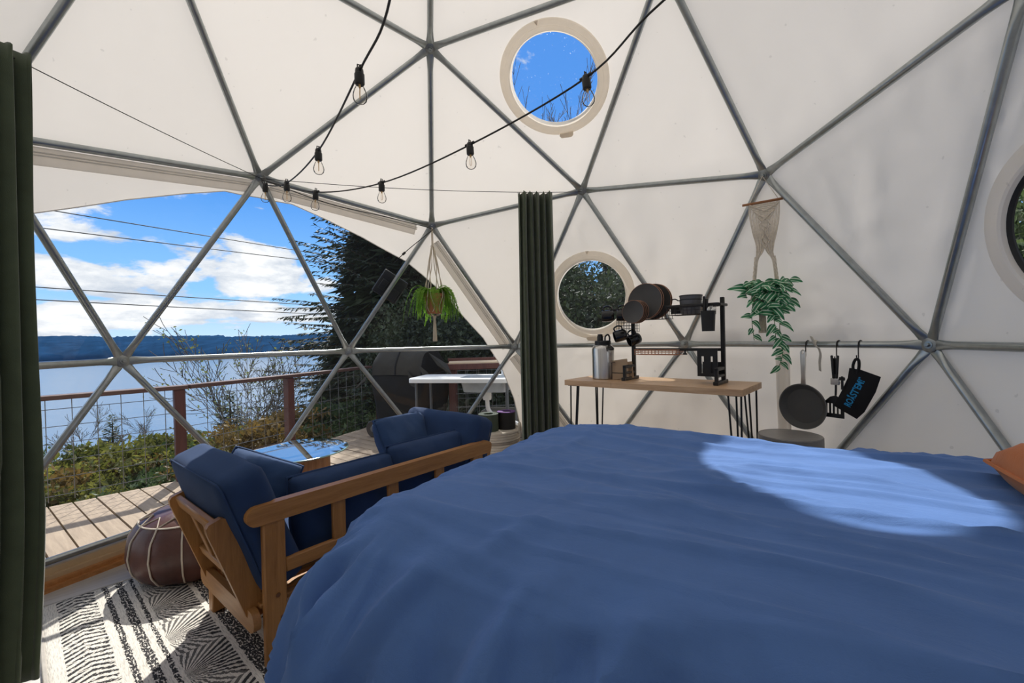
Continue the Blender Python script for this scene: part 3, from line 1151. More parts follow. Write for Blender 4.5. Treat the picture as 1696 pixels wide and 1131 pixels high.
def conifer_mesh(h, r, seed, whorls, tw, fine=1.0, core=0):
    rg = random.Random(seed)
    tr, fo = MB(), MB()
    tr.tube([(0, 0, 0), (rg.uniform(-.02, .02) * h, 0, h * .5), (0, 0, h)], [h * .016 + .03, h * .01 + .015, .006], 8)
    F, V_ = fo.f, fo.v
    for wv in range(whorls):
        f = (wv + rg.random()) / whorls
        z = h * (.05 + .95 * f)
        bl = r * (1 - f) ** .85 * rg.uniform(.6, 1.1) + .06 * r
        a = rg.uniform(0, 2 * PI)
        droop = -.34 * (1 - f) + .55 * f * f + rg.uniform(-.22, .22)
        d = Vector((math.cos(a), math.sin(a), droop)).normalized()
        s = Vector((-math.sin(a), math.cos(a), 0))
        base = Vector((0, 0, z))
        pts = [base, base + d * bl * .5, base + d * bl + Vector((0, 0, .10 * bl))]
        if bl > r * .25: tr.tube(pts, [.006 * bl + .006, .004 * bl + .004, .003], 3, cap=False)
        n = max(5, int(tw * bl / r))
        for k in range(n):
            t = (k + rg.random()) / n
            t = .12 + .88 * t
            p = base + d * bl * t + Vector((0, 0, .10 * bl * t * t))
            sd = s * rg.choice((-1, 1))
            tl = ((.42 * (1 - t) + .12) * min(bl, 1.6) * rg.uniform(.5, 1.1) + .08) * fine
            dirv = (d * rg.uniform(.3, 1.0) + sd * rg.uniform(.3, 1.1) + Vector((0, 0, rg.uniform(-.55, .05)))).normalized()
            wv_ = dirv.cross(Vector((rg.uniform(-1, 1), rg.uniform(-1, 1), 1))).normalized() * (.030 + .05 * tl) * fine
            o = len(V_)
            q = p + dirv * tl
            m_ = p + dirv * tl * .45
            V_ += [tuple(p), tuple(m_ + wv_), tuple(q), tuple(m_ - wv_)]
            F += [(o, o + 1, o + 2), (o, o + 2, o + 3)]
            fo.mi += [0, 0]
    for k in range(int(core)):
        f = rg.random() ** 1.4
        z = h * (.03 + .93 * f)
        q = r * (1 - f) ** .85 * .62 * math.sqrt(rg.random())
        a = rg.uniform(0, 2 * PI)
        p = Vector((q * math.cos(a), q * math.sin(a), z))
        dv_ = Vector((math.cos(a) + rg.uniform(-.8, .8), math.sin(a) + rg.uniform(-.8, .8), rg.uniform(-.9, .1))).normalized() * rg.uniform(.14, .34) * (r / 4)  * 1.6
        wv_ = dv_.cross(Vector((rg.uniform(-1, 1), rg.uniform(-1, 1), 1))).normalized() * .045 * (r / 4) * 1.6
        o = len(V_)
        V_ += [tuple(p), tuple(p + dv_ * .45 + wv_), tuple(p + dv_), tuple(p + dv_ * .45 - wv_)]
        F += [(o, o + 1, o + 2), (o, o + 2, o + 3)]
        fo.mi += [0, 0]
    return tr.mesh('trunk'), fo.mesh('needles', smooth=False)


def tree(name, meshes, mats, label, cat, loc, rz=0, sc=1.0, group=None, pn=('trunk', 'foliage')):
    t = thing(name, label, cat, loc, rz, group)
    for me, m, p in zip(meshes, mats, pn):
        if len(me.materials) == 0: me.materials.append(m)
        o = bpy.data.objects.new(p, me)
        put(o, t)
        if p in ('foliage', 'branches', 'twigs'): o['kind'] = 'stuff'
    t.scale = (sc, sc, sc) if not isinstance(sc, tuple) else sc
    return t


def leaf_cloud(n, rx, rz, size, seed, hollow=.35, zc=None):
    """leaves in clumps through a rounded crown"""
    rg = random.Random(seed)
    mb = MB()
    clumps = []
    for _ in range(max(8, n // 90)):
        while True:
            p = Vector((rg.uniform(-1, 1), rg.uniform(-1, 1), rg.uniform(-1, 1)))
            if hollow < p.length < 1: break
        clumps.append(p)
    for k in range(n):
        c = rg.choice(clumps)
        p = c + Vector((rg.gauss(0, .13), rg.gauss(0, .13), rg.gauss(0, .11)))
        p = Vector((p.x * rx, p.y * rx, p.z * rz + (zc if zc is not None else rz)))
        if p.z < 0: p.z = abs(p.z) * .3
        a = Vector((rg.uniform(-1, 1), rg.uniform(-1, 1), rg.uniform(-.6, .9))).normalized()
        b = a.orthogonal().normalized()
        b = (b * math.cos(k) + a.cross(b) * math.sin(k))
        s = size * rg.uniform(.6, 1.25)
        c2 = a.cross(b)
        o = len(mb.v)
        mb.v += [tuple(p - b * s), tuple(p + c2 * s * .5 + a * s * .1), tuple(p + b * s), tuple(p - c2 * s * .5 + a * s * .1)]
        mb.f += [(o, o + 1, o + 2), (o, o + 2, o + 3)]
        mb.mi += [0, 0]
    return mb.mesh('foliage', smooth=False)


def bare_mesh(h, seed, leaves=0, spread=.5, lsize=.03, rmin=.0055):
    rg = random.Random(seed)
    mb, lf = MB(), MB()
    tips = []
    def grow(p, d, L, r, lev):
        pts, rs = [p], [r]
        q, dd = p, d
        n = 5
        for k in range(n):
            dd = (dd + Vector((rg.gauss(0, .07), rg.gauss(0, .07), .05))).normalized()
            q = q + dd * L / n
            pts.append(q); rs.append(r * (1 - .8 * (k + 1) / n))
            if lev < 3 and (k > 0 or lev > 0):
                for _ in range(2 if lev == 0 else rg.choice((1, 2, 2))):
                    a = rg.uniform(0, 2 * PI)
                    side = (dd.orthogonal().normalized() * math.cos(a) + dd.cross(dd.orthogonal().normalized()) * math.sin(a))
                    nd = (dd * .75 + side * spread * rg.uniform(.7, 1.3)).normalized()
                    grow(q, nd, L * rg.uniform(.28, .45) * (1.15 if lev else 1), rs[-1] * .6 + .0015, lev + 1)
        mb.tube(pts, [max(x, rmin) for x in rs], 4 if lev < 2 else 3, cap=False)
        if lev >= 1: tips.append(pts)
    grow(Vector((0, 0, 0)), Vector((rg.uniform(-.05, .05), rg.uniform(-.05, .05), 1)), h, h * .011, 0)
    for k in range(leaves):
        pt = rg.choice(tips)
        p = rg.choice(pt[1:]) + Vector((rg.gauss(0, .05), rg.gauss(0, .05), rg.gauss(0, .05)))
        a = Vector((rg.uniform(-1, 1), rg.uniform(-1, 1), rg.uniform(-1, 1))).normalized()
        b = a.orthogonal().normalized() * lsize * rg.uniform(.5, 1.2)
        c = a.cross(b) * .6
        o = len(lf.v)
        lf.v += [tuple(p - b), tuple(p + c), tuple(p + b), tuple(p - c)]
        lf.f += [(o, o + 1, o + 2, o + 3)]
        lf.mi += [0]
    out = [mb.mesh('branches', ang=60)]
    if leaves: out.append(lf.mesh('foliage', smooth=False))
    return out


def polar(a, d, z=None):
    x, y = CAM.x + d * math.cos(a * D2R), CAM.y + d * math.sin(a * D2R)
    return (x, y, ground_z(x, y) - .1 if z is None else z)


big = conifer_mesh(11.5, 4.4, 3, 1000, 140, .58, 26000)
tree('conifer', big, [M['trunk'], M['needle']], 'tall dark conifer rising beyond the deck right of the lake', 'tree', polar(91.5, 12.5, -2.4), .4)
c2 = conifer_mesh(8.0, 2.6, 5, 420, 80, .6, 9000)
for k, (a, d, z, s, lb) in enumerate([(80, 14, -1.5, 1.0, 'dark conifer behind the hanging fern'), (72.5, 15.5, -1.2, .85, 'dark conifer behind the round window by the rack'),
                                     (64, 13, -1.2, .9, 'dark conifer beyond the right side of the rack window'), (99, 19, -3.6, .82, 'dark conifer behind the left edge of the tallest conifer')]):
    tree('conifer', c2, [M['trunk'], M['needle']], lb, 'tree', polar(a, d, z), k * 1.3, s)
bushy = leaf_cloud(22000, 2.3, 2.3, .065, 11, .2)
btr = MB().tube([(0, 0, 0), (.1, 0, 1.2), (0, .1, 2.6)], [.12, .09, .04], 8).mesh('trunk')
for k, (a, d, z, s, lb) in enumerate([(88, 9.6, -1.2, .72, 'dark leafy tree behind the deck under the tall conifer'), (81, 10.2, -1.4, .80, 'dark leafy tree behind the outdoor sink'),
                                     (74.5, 8.8, -1.3, .86, 'dark leafy tree left in the rack window'), (67.5, 9.2, -1.4, .84, 'dark leafy tree right in the rack window'), (60, 8.5, -1.2, .8, 'dark leafy tree hidden right of the rack window')]):
    tree('leafy_tree', (btr, bushy), [M['trunk'], M['leaf_dark']], lb, 'tree', polar(a, d, z), k * 2.1, s)
bushy2 = leaf_cloud(16000, 2.3, 2.3, .075, 12, .15); bushy2.materials.append(M['leaf_green'])
for k, (a, d, z, s, lb) in enumerate([(31, 9.5, -1.2, .95, 'green tree outside the black-edged window'), (24, 11, -1.2, 1.1, 'green tree further right outside the black-edged window'), (38, 12, -1.2, 1.1, 'green tree behind the canvas left of the black-edged window')]):
    tree('leafy_tree', (btr, bushy2), [M['trunk'], M['leaf_green']], lb, 'tree', polar(a, d, z), k * 2.1, s)
# small conifers down the slope
sc_ = conifer_mesh(3.2, 1.05, 9, 230, 40, .6)
for k, (a, d, ztop, s, lb) in enumerate([(121.2, 15, -6.6, .72, 'small spruce on the slope, left of the brown post'), (111.6, 13, -5.2, 1.0, 'small conifer above the rusty bush, between the brown posts'), (116.7, 17, -9.0, .45, 'tiny conifer just left of the brown post'),
                                      (115.6, 18, -9.0, .42, 'tiny conifer touching the brown post'), (118.8, 19, -9.6, .35, 'tiny conifer between spruce and brown post')]):
    zt = CAM.z + d * math.tan(ztop * D2R)
    tree('small_conifer', sc_, [M['trunk'], M['needle_near']], lb, 'tree', polar(a, d, zt - 3.2 * s), k * 1.7, s)
# young bare trees between lake and deck
al1 = bare_mesh(5.2, 21, 900, .42, .035)
al2 = bare_mesh(4.2, 22, 260, .55, .03)
al3 = bare_mesh(3.2, 23, 60, .5, .025)
for k, (ms, a, d, ztop, s, h, lb) in enumerate([(al1, 109.0, 12, 3.4, 1.25, 5.2, 'young tree with small spring leaves against the lake'), (al1, 107.3, 13, 1.4, 1.1, 5.2, 'young leafing tree right behind the tallest young tree'),
                                             (al2, 112.0, 11, -.6, 1.1, 4.2, 'thin bare tree left of the leafing tree'), (al3, 122.4, 12, -5.2, .6, 3.2, 'slender bare sapling left of the small spruce'),
                                             (al2, 105.0, 11, -.8, .85, 4.2, 'bare tree in front of the dark conifer edge'), (al3, 118.0, 14, -6.0, .6, 3.2, 'thin bare sapling just left of the first brown post')]):
    tree('young_tree', ms, [M['twig'], M['leaf_young']], lb, 'tree', polar(a, d, CAM.z + d * math.tan(ztop * D2R) - max(v.co.z for v in ms[0].vertices) * s), k * 2.3, s, pn=('branches', 'foliage'))
tw = bare_mesh(9.5, 25, 0, .36, .03, .010)
for k, (a, d, ztop, s, lb) in enumerate([(75.2, 18, 33.6, .9, 'bare treetop at the left in the skylight window'), (71.0, 17, 33.0, .9, 'bare treetop at the right in the skylight window')]):
    tree('bare_tree', tw, [M['twig']], lb, 'tree', polar(a, d, CAM.z + d * math.tan(ztop * D2R) - max(v.co.z for v in tw[0].vertices) * s), k * 2.0, s, pn=('branches',))
# shrubs below the deck
sh = [leaf_cloud(3000, .95, .62, .055, 31 + i, .3) for i in range(3)]
shr = [leaf_cloud(3000, .95, .62, .055, 41 + i, .3) for i in range(2)]
shd = [leaf_cloud(3000, .95, .62, .055, 61 + i, .3) for i in range(2)]
for me in shd: me.materials.append(M['leaf_green'])
for me in sh: me.materials.append(M['leaf_mid'])
for me in shr: me.materials.append(M['leaf_rust'])
stm = bare_mesh(.62, 51, 0, .7, .03, .003)[0]
stm.materials.append(M['twig'])
def near_deck(x, y, m):
    p = Vector((x, y))
    for (ax, ay), (bx, by) in zip(DECK[:5], DECK[1:6]):
        a, b = Vector((ax, ay)), Vector((bx, by))
        t = max(0, min(1, (p - a).dot(b - a) / (b - a).length_squared))
        if (p - a.lerp(b, t)).length < m: return True
    return False


cnt = {}
n = 0
for ring, (d, zt0, step) in enumerate([(6.3, -13.0, 3.3), (7.6, -10.8, 3.0), (9.2, -9.2, 2.8)]):
    a = 129
    while a > 96:
        aa = a + rnd.uniform(-1, 1)
        zt = zt0 + rnd.uniform(-1.2, .9) + (1.3 if aa < 112 else 0)
        rusty = (105 < aa < 113 and ring >= 1 and n % 4 != 0) or n % 9 == 4
        dark_ = aa < 104 or (not rusty and n % 4 == 3)
        me = (shr if rusty else shd if dark_ else sh)[n % (2 if rusty or dark_ else 3)]
        s = rnd.uniform(.62, .85) * (1 + .12 * ring)
        zz = CAM.z + d * math.tan(zt * D2R) - 1.24 * s
        nm = 'rust-brown' if rusty else 'dark green' if dark_ else 'yellow-green'
        row = ('nearest the deck', 'halfway down', 'lowest down')[ring]
        px_, py_ = polar(aa, d, 0)[:2]
        if near_deck(px_, py_, 1.05 * s):
            a -= step
            n += 1
            continue
        cnt[(nm, row)] = cnt.get((nm, row), 0) + 1
        t = thing('shrub', ORD[cnt[(nm, row)]] + ' ' + nm + ' shrub from the left in the row ' + row, 'shrub', polar(aa, d, zz), n * 1.1, nm + ' shrubs ' + row)
        o = bpy.data.objects.new('foliage', me); put(o, t); o['kind'] = 'stuff'
        o = bpy.data.objects.new('stems', stm); put(o, t)
        t.scale = (s, s, s)
        n += 1
        a -= step

# power lines across the sky
M['cable'] = plain('dark_cable', (0.03, 0.03, 0.035), 0.6)
for (a0, e0, a1, e1, lb) in [(127.5, 12.7, 96, 9.8, 'topmost power line crossing the sky over the lake'), (127.5, 11.0, 98, 9.3, 'second power line from the top over the lake'),
                             (127.5, 5.85, 98, 4.3, 'third power line from the top, over the lake'), (127.5, 4.75, 98, 3.3, 'lowest power line over the lake')]:
    D0, D1 = 62, 70
    p0 = Vector((CAM.x + D0 * math.cos(a0 * D2R), CAM.y + D0 * math.sin(a0 * D2R), CAM.z + D0 * math.tan(e0 * D2R)))
    p1 = Vector((CAM.x + D1 * math.cos(a1 * D2R), CAM.y + D1 * math.sin(a1 * D2R), CAM.z + D1 * math.tan(e1 * D2R)))
    dd = (p0 - p1).normalized()
    solo('power_line', MB().tube(sag(p0 + dd * 40, p1 - dd * 30, .5, 24), .05, 6), M['cable'], lb, 'cable', group='power lines')
# ------------------------------------------------------------------ cloth materials
def cloth(name, c, var=0.10, rough=0.85, sheen=0.25, weave=420, wr=0.0):
    m, b = newmat(name)
    v = coords('Object')
    n = tex_noise(v, 9, 4)
    wv = tex_noise(v, weave, 1)
    col = ramp(n, [(0.3, tuple(x * (1 - var) for x in c)), (0.7, tuple(min(1, x * (1 + var)) for x in c))])
    h = wv * 0.08
    if wr: h = h + tex_noise(coords('Object', (1, 2.2, 1.4)), 11, 4, 0.6, 0.8) * wr
    setin(b, Base_Color=col, Roughness=rough, Normal=bump(h, 0.35, 0.012))
    b.inputs['Sheen Weight'].default_value = sheen
    b.inputs['Specular IOR Level'].default_value = 0.25
    return m


M['duvet'] = cloth('blue_duvet_cotton', (0.094, 0.192, 0.455), 0.06, 0.8, 0.06, 500, 0.6)
M['navy'] = cloth('navy_cushion', (0.020, 0.046, 0.118), 0.10, 0.85, 0.04, 600, 0.25)
M['navy_light'] = cloth('navy_pillow', (0.030, 0.066, 0.160), 0.10, 0.85, 0.04, 600, 0.3)
M['navy_seam'] = cloth('navy_seam', (0.02, 0.036, 0.08), 0.1)
M['velvet'] = cloth('green_velvet', (0.064, 0.084, 0.048), 0.15, 0.75, 0.35, 300)
M['rust'] = cloth('rust_linen', (0.52, 0.15, 0.03), 0.12, 0.85, 0.2, 500, 0.3)
M['whitelinen'] = cloth('white_linen', (0.75, 0.74, 0.72), 0.04, 0.85, 0.1)
M['teak'] = wood('oiled_teak', (0.28, 0.120, 0.034), (0.52, 0.255, 0.082), 0.42, 1.1, 0)
M['teak_y'] = wood('oiled_teak_across', (0.28, 0.12, 0.036), (0.50, 0.25, 0.085), 0.42, 1.1, 1)
M['teak_z'] = wood('oiled_teak_upright', (0.28, 0.120, 0.034), (0.52, 0.255, 0.082), 0.42, 1.1, 2)
M['peg'] = plain('wood_plug', (0.16, 0.07, 0.03), 0.5)

# ------------------------------------------------------------------ bed
BO, BRZ = Vector((-.475, -.68, 0)), math.atan2(-.664, .748) - .025
BL, BW, BT = 1.98, 1.59, .790
bed = thing('bed', 'wide bed under a blue duvet, sunlit patch on top, in the foreground', 'bed', BO, BRZ)
obj('bed_base', MB().box((.10, .10, .12), (BL, BW - .10, .40), None, .02), M['whitelinen'], bed)
obj('mattress', MB().box((.07, .07, .40), (BL, BW - .07, .68), None, .06), M['whitelinen'], bed)
for x in (.16, BL - .08):
    for y in (.16, BW - .16):
        obj('leg', MB().lathe([(.03, -.10), (.03, .13)], 16, Matrix.Translation((x, y, 0))), M['blackmetal'], bed)
RR = .25
LDU = 1.80
def duvet_pt(s, t):
    """s along the length from the foot, t across; values outside the rectangle hang down"""
    qx, qy = min(max(s, RR), 9), min(max(t, RR), BW - RR)
    dx, dy = s - qx, t - qy
    d = math.hypot(dx, dy)
    X_, Y_ = s / 1.6, (t - BW / 2) / (BW / 2)
    crown = .012 * (1 - Y_ * Y_) - .035 * max(0, (.35 - s)) 
    if d < 1e-6:
        p = Vector((s, t, BT + crown)); n = Vector((0, 0, 1)); drop = 0
    else:
        ux, uy = dx / d, dy / d
        if d < RR * PI / 2:
            a = d / RR
            h, drop = RR * math.sin(a), RR * (1 - math.cos(a))
            n = Vector((ux * math.sin(a), uy * math.sin(a), math.cos(a)))
        else:
            h, drop = RR, RR + d - RR * PI / 2
            n = Vector((ux, uy, .05)).normalized()
        fl = .24 * max(0, drop - .10)
        p = Vector((qx + ux * (h + fl), qy + uy * (h + fl), BT + crown - drop))
    hang = max(0.0, min(1.0, (drop - .005) / .16))
    # long soft creases running along the bed, slightly fanned from the foot
    ang = -.14 + .10 * math.sin(t * 2 + 1)
    al, ac = s * math.cos(ang) + t * math.sin(ang), -s * math.sin(ang) + t * math.cos(ang)
    w1 = noise.noise(Vector((al * .8, ac * 5.5, 1.7)))
    w2 = noise.noise(Vector((al * 1.2 + 5, ac * 9, 4.2)))
    ridge = max(0, 1 - abs(w1) * 5.5) ** 1.5
    ridge2 = max(0, 1 - abs(w2) * 6) ** 1.5
    # creases across near the foot corner
    a2 = 1.25
    bl, bc = s * math.cos(a2) + t * math.sin(a2), -s * math.sin(a2) + t * math.cos(a2)
    w3 = noise.noise(Vector((bl * 1.1, bc * 5, 9.1)))
    ridge3 = max(0, 1 - abs(w3) * 5) ** 1.5
    foot = max(0, 1 - s / .9)
    hgt = (1 - hang) * (.015 * ridge * (1 - .5 * foot) + .010 * ridge2 * (1 - .5 * foot) + .007 * max(0, 1 - abs(noise.noise(Vector((al * .7 + 2, ac * 4.2, 21)))) * 8) + .008 * max(0, 1 - abs(noise.noise(Vector((bl * 1.4, bc * 3.2, 31)))) * 8) * min(1, foot * 2.5) + .016 * w1 + .012 * ridge3 * foot + .020 * noise.noise(Vector((s * 2.0, t * 2.0, 3))))
    # folds of the hanging cloth
    per = (s if abs(dy) > abs(dx) else -t) if d > 1e-6 else 0
    ca = math.atan2(dy, dx) if d > 1e-6 else 0
    ph = qx * 1.0 - qy * 1.0 + ca * .42
    f1 = math.sin(ph * 17 + 2.5 * noise.noise(Vector((ph * 2, 0, 0))) + drop * .8)
    f2 = noise.noise(Vector((ph * 9, drop * 1.2, 2)))
    hgt += hang * (.058 * f1 * min(1, drop * 2.4) * (.5 + noise.noise(Vector((ph * 3, 1, 5)))) + .050 * f2 + .056 * max(0, 1 - abs(noise.noise(Vector((ph * 4.5 + drop * 2.2, drop * 1.6, 8)))) * 4.5) + .028 * max(0, 1 - abs(noise.noise(Vector((ph * 8 - drop * 3, drop * 2.0, 18)))) * 5))
    return p + n * hgt
DR = .60 + RR * .57
NS, NT = 250, 280
db = MB()
db.grid(lambda u, v: duvet_pt(-DR + (LDU + DR) * u, -DR + (BW + 2 * DR) * v), NS, NT)
dv = obj('duvet', db, M['duvet'], bed, ang=180)
so = dv.modifiers.new('thick', 'SOLIDIFY'); so.thickness = .012; so.offset = -1


def cushion(w, h, t, seed=0, n=26, p=2.6, sag_=0.0, edge=.018, wr=.012, corner=.09):
    """a stuffed cushion lying in xy, centre at the origin: sharp seam round the edge, full middle"""
    mb = MB()
    def f(side):
        def g(u, v):
            x, y = 2 * u - 1, 2 * v - 1
            ex = (1 - abs(x) ** p)
            ey = (1 - abs(y) ** p)
            k = max(0.0, ex * ey) ** .42
            sx = 1 - corner * (abs(y) ** 3) * .35 - .03 * (1 - y * y) * abs(x) ** 6
            sy = 1 - corner * (abs(x) ** 3) * .35 - .03 * (1 - x * x) * abs(y) ** 6
            q = Vector((x * w / 2 * sx, y * h / 2 * sy, side * (edge * .5 * min(1, k * 4) + (t / 2) * k)))
            nz = noise.noise(Vector((x * 2.2, y * 2.2, seed * 3.1 + side))) + .7 * max(0, 1 - abs(noise.noise(Vector((x * 2.6 + y, y * 2.6 - x, seed + 7 + side)))) * 5) * (1 - k * .6)
            q.z += side * wr * nz * min(1, k * 2)
            return q
        return g
    mb.grid(f(1), n, n)
    mb.grid(f(-1), n, n)
    return mb


def piping(w, h, r, corner=.09):
    pts = []
    for k in range(96):
        a = k / 96 * 4
        s, fr = int(a), a - int(a)
        x, y = ((-1 + 2 * fr, -1), (1, -1 + 2 * fr), (1 - 2 * fr, 1), (-1, 1 - 2 * fr))[s]
        pts.append((x * w / 2 * (1 - corner * (abs(y) ** 3) * .35 - .03 * (1 - y * y)), y * h / 2 * (1 - corner * (abs(x) ** 3) * .35 - .03 * (1 - x * x)), 0))
    return MB().tube(pts, r, 5, closed=True)


def place_cushion(name, label, w, h, t, Mx, mat, seed, group=None, **kw):
    o = obj(name, cushion(w, h, t, seed, **kw), mat, None, ang=60, weld=True)
    o.matrix_world = Mx
    MW[o.name] = Mx
    tag(o, label, 'pillow' if 'pillow' in name else 'cushion', group)
    obj('piping', piping(w, h, .006), mat, o)
    return o


def slab_cushion(w, h, t, seed=0, bev=.045, wr=.008):
    """a boxed foam cushion, centre at the origin"""
    mb = MB()
    k = 16
    def face(o, a, b):
        return lambda u, v: o + a * u + b * v
    W, H_, T = Vector((w, 0, 0)), Vector((0, h, 0)), Vector((0, 0, t))
    c = Vector((-w / 2, -h / 2, -t / 2))
    for (o, a, b) in ((c, H_, W), (c + T, W, H_), (c, W, T), (c + H_, T, W), (c, T, H_), (c + W, H_, T)): mb.grid(face(o, a, b), k, k)
    hw, hh, ht = w / 2 - bev, h / 2 - bev, t / 2 - bev
    out = []
    for v in mb.v:
        v = Vector(v)
        q = Vector((max(-hw, min(hw, v.x)), max(-hh, min(hh, v.y)), max(-ht, min(ht, v.z))))
        d = v - q
        if d.length > 1e-6:
            d = d / max(abs(d.x), abs(d.y), abs(d.z)) if False else d
            v = q + d.normalized() * bev
        puff = .022 * (1 - (2 * v.x / w) ** 2) * (1 - (2 * v.y / h) ** 2)
        nz = noise.noise(v * 5 + Vector((seed, 0, 0))) * wr
        v = v + Vector((0, 0, math.copysign(puff, v.z))) + (v - q).normalized() * nz if (v - q).length > 1e-6 else v
        out.append(tuple(v))
    mb.v = out
    return mb


def place_slab(name, label, w, h, t, Mx, mat, seed, group=None):
    o = obj(name, slab_cushion(w, h, t, seed), mat, None, ang=60, weld=True)
    o.matrix_world = Mx
    MW[o.name] = Mx
    tag(o, label, 'cushion', group)
    pts = rr(w / 2 - .012, h / 2 - .012, .04)
    obj('seam', MB().tube([(x, y, t / 2 - .010) for x, y in pts], .004, 5, closed=True), mat, o)
    return o


BM = MW[bed.name]
place_cushion('pillow', 'rust orange pillow at the head of the bed by the right edge', .46, .64, .17, BM @ Matrix.Translation((1.765, .815, .875)) @ Matrix.Rotation(.06, 4, 'Z') @ Matrix.Rotation(-.10, 4, 'Y'), M['rust'], 3)

# ------------------------------------------------------------------ sofa
SO, SRZ = Vector((-.702, -.056, 0)), math.atan2(.632, .775)
sofa = thing('sofa', 'teak sofa frame with slatted tilted ends, standing between bed and window', 'sofa', SO, SRZ)
SM = MW[sofa.name]
def bar(a, b, hx, hy, bev=.006, ref=(0, 0, 1)):
    """a board from a to b; hx thickness sideways, hy half height along ref"""
    a, b = Vector(a), Vector(b)
    return MB().box((0, -hx, -hy), ((b - a).length, hx, hy), frame(a, b - a, z=ref), bev)
SX = 1.18
for x in (0.04, SX - .04):
    obj('back_post', MB().box((x - .04, -.016, 0), (x + .04, .016, .545), None, .006), M['teak_z'], sofa)
pr = []
for cx, a0 in ((1.205, -90), (-.02, 90)):
    for k in range(9):
        a = (a0 + 180 * k / 8) * D2R
        pr.append((cx + .036 * math.cos(a), .576 + .036 * math.sin(a)))
MXZ = Matrix(((1, 0, 0, 0), (0, 0, -1, 0), (0, 1, 0, 0), (0, 0, 0, 1)))
obj('back_rail', MB().prism(pr, -.019, .021, MXZ), M['teak'], sofa, ang=30)
obj('middle_rail', MB().box((.08, -.012, .328), (SX - .08, .012, .382), None, .005), M['teak'], sofa)
obj('bottom_rail', MB().box((.08, -.012, .118), (SX - .08, .012, .195), None, .005), M['teak'], sofa)
for x in (.303, .575, .862):
    obj('slat', MB().box((x - .029, -.010, .38), (x + .029, .010, .545), None, .004), M['teak_z'], sofa)
for x in (.02, SX - .02):
    obj('front_leg', MB().box((x - .03, .545, 0), (x + .03, .60, .22), None, .005), M['teak_z'], sofa)
obj('front_rail', MB().box((.0, .59, .14), (SX, .615, .22), None, .005), M['teak'], sofa)
for s, x0 in ((-1, 0), (1, SX)):
    xb = x0 + s * .022
    pr = []
    for cy, a0 in ((.57, -90), (.04, 90)):
        for k in range(9):
            a = (a0 + 180 * k / 8) * D2R
            pr.append((cy + .04 * math.cos(a), .175 + .04 * math.sin(a)))
    MYZ = Matrix(((0, 0, 1, xb), (1, 0, 0, 0), (0, 1, 0, 0), (0, 0, 0, 1)))
    obj('side_rail', MB().prism(pr, -.013, .013, MYZ), M['teak_y'], sofa, ang=30)
    # tilted end panel: two boards, two rails, two slats
    def e(y, z): return (x0 + s * (.000 + (z - .19) * .335), y, z)
    dirz = Vector((s * .335, 0, 1)).normalized()
    for y in (.075, .545):
        pts = []
        b = MB()
        a_, b_ = Vector(e(y, .17)), Vector(e(y, .575))
        L = (b_ - a_).length
        prb = [(0, -.036), (L - .03, -.036), (L - .01, -.032), (L, -.02), (L, .02), (L - .01, .032), (L - .03, .036), (0, .036)]
        x_ = (b_ - a_).normalized(); z_ = Vector((0, 1, 0)); y_ = z_.cross(x_)
        Mx = Matrix(((x_.x, y_.x, z_.x, a_.x), (x_.y, y_.y, z_.y, a_.y), (x_.z, y_.z, z_.z, a_.z), (0, 0, 0, 1)))
        obj('end_board', b.prism(prb, -.014, .014, Mx), M['teak_z'], sofa, ang=30)
    for z, hh in ((.545, .026), (.315, .022)):
        obj('end_rail', bar(e(.089, z), e(.531, z), .012, hh, .005, dirz), M['teak_y'], sofa)
    for y in (.24, .385):
        obj('end_slat', bar(e(y, .335), e(y, .522), .022, .008, .003, Vector((1, 0, -s * .335))), M['teak_z'], sofa)
    obj('pivot_peg', MB().lathe([(0, -.02), (.016, -.02), (.018, 0), (.016, .02), (0, .02)], 14, Matrix.Translation((x0 + s * .042, .565, .30)) @ Matrix.Rotation(PI / 2, 4, 'Y')), M['teak'], sofa)
for k in range(9):
    y = .05 + k * .065
    obj('seat_slat', MB().box((.0, y - .02, .205), (SX, y + .02, .225), None, .004), M['teak'], sofa)
for x, z in ((.05, .135), (.06, .17), (.045, .26)):
    obj('wood_plug', MB().lathe([(0, -.0185), (.008, -.018), (.008, -.014)], 12, Matrix.Translation((x, 0, z)) @ Matrix.Rotation(PI / 2, 4, 'X') @ Matrix.Translation((0, 0, .034))), M['peg'], sofa)

def SMx(x, y, z, rx=0, ry=0, rz=0): return SM @ Matrix.Translation((x, y, z)) @ Matrix.Rotation(rz, 4, 'Z') @ Matrix.Rotation(ry, 4, 'Y') @ Matrix.Rotation(rx, 4, 'X')
place_slab('seat_cushion', 'dark navy seat cushion lying on the sofa slats', SX - .30, .40, .13, SMx(SX / 2, .42, .292), M['navy'], 1)
# end cushions lean on the tilted panels
place_slab('end_cushion', 'thick navy cushion leaning on the near left end of the sofa', .50, .66, .16, SMx(.018, .335, .505, 0, -PI / 2 - .33, 0), M['navy'], 2, 'end cushions of the sofa')
place_slab('end_cushion', 'thick navy cushion leaning on the far right end of the sofa', .50, .66, .16, SMx(SX - .018, .335, .505, 0, PI / 2 + .33, 0), M['navy'], 4, 'end cushions of the sofa')
place_cushion('back_cushion', 'dark navy back cushion on the left half of the sofa', .53, .38, .17, SMx(.42, .135, .455, PI / 2 - .12, 0, 0), M['navy'], 5, 'back cushions of the sofa')
place_cushion('back_cushion', 'dark navy back cushion on the right half of the sofa', .56, .40, .17, SMx(.92, .135, .475, PI / 2 - .12, 0, 0), M['navy'], 6, 'back cushions of the sofa')
place_cushion('scatter_pillow', 'plump navy pillow in the left corner of the sofa', .31, .35, .19, SMx(.120, .41, .530, PI / 2 - .28, .42, -.55), M['navy_light'], 8, 'scatter pillows on the sofa')
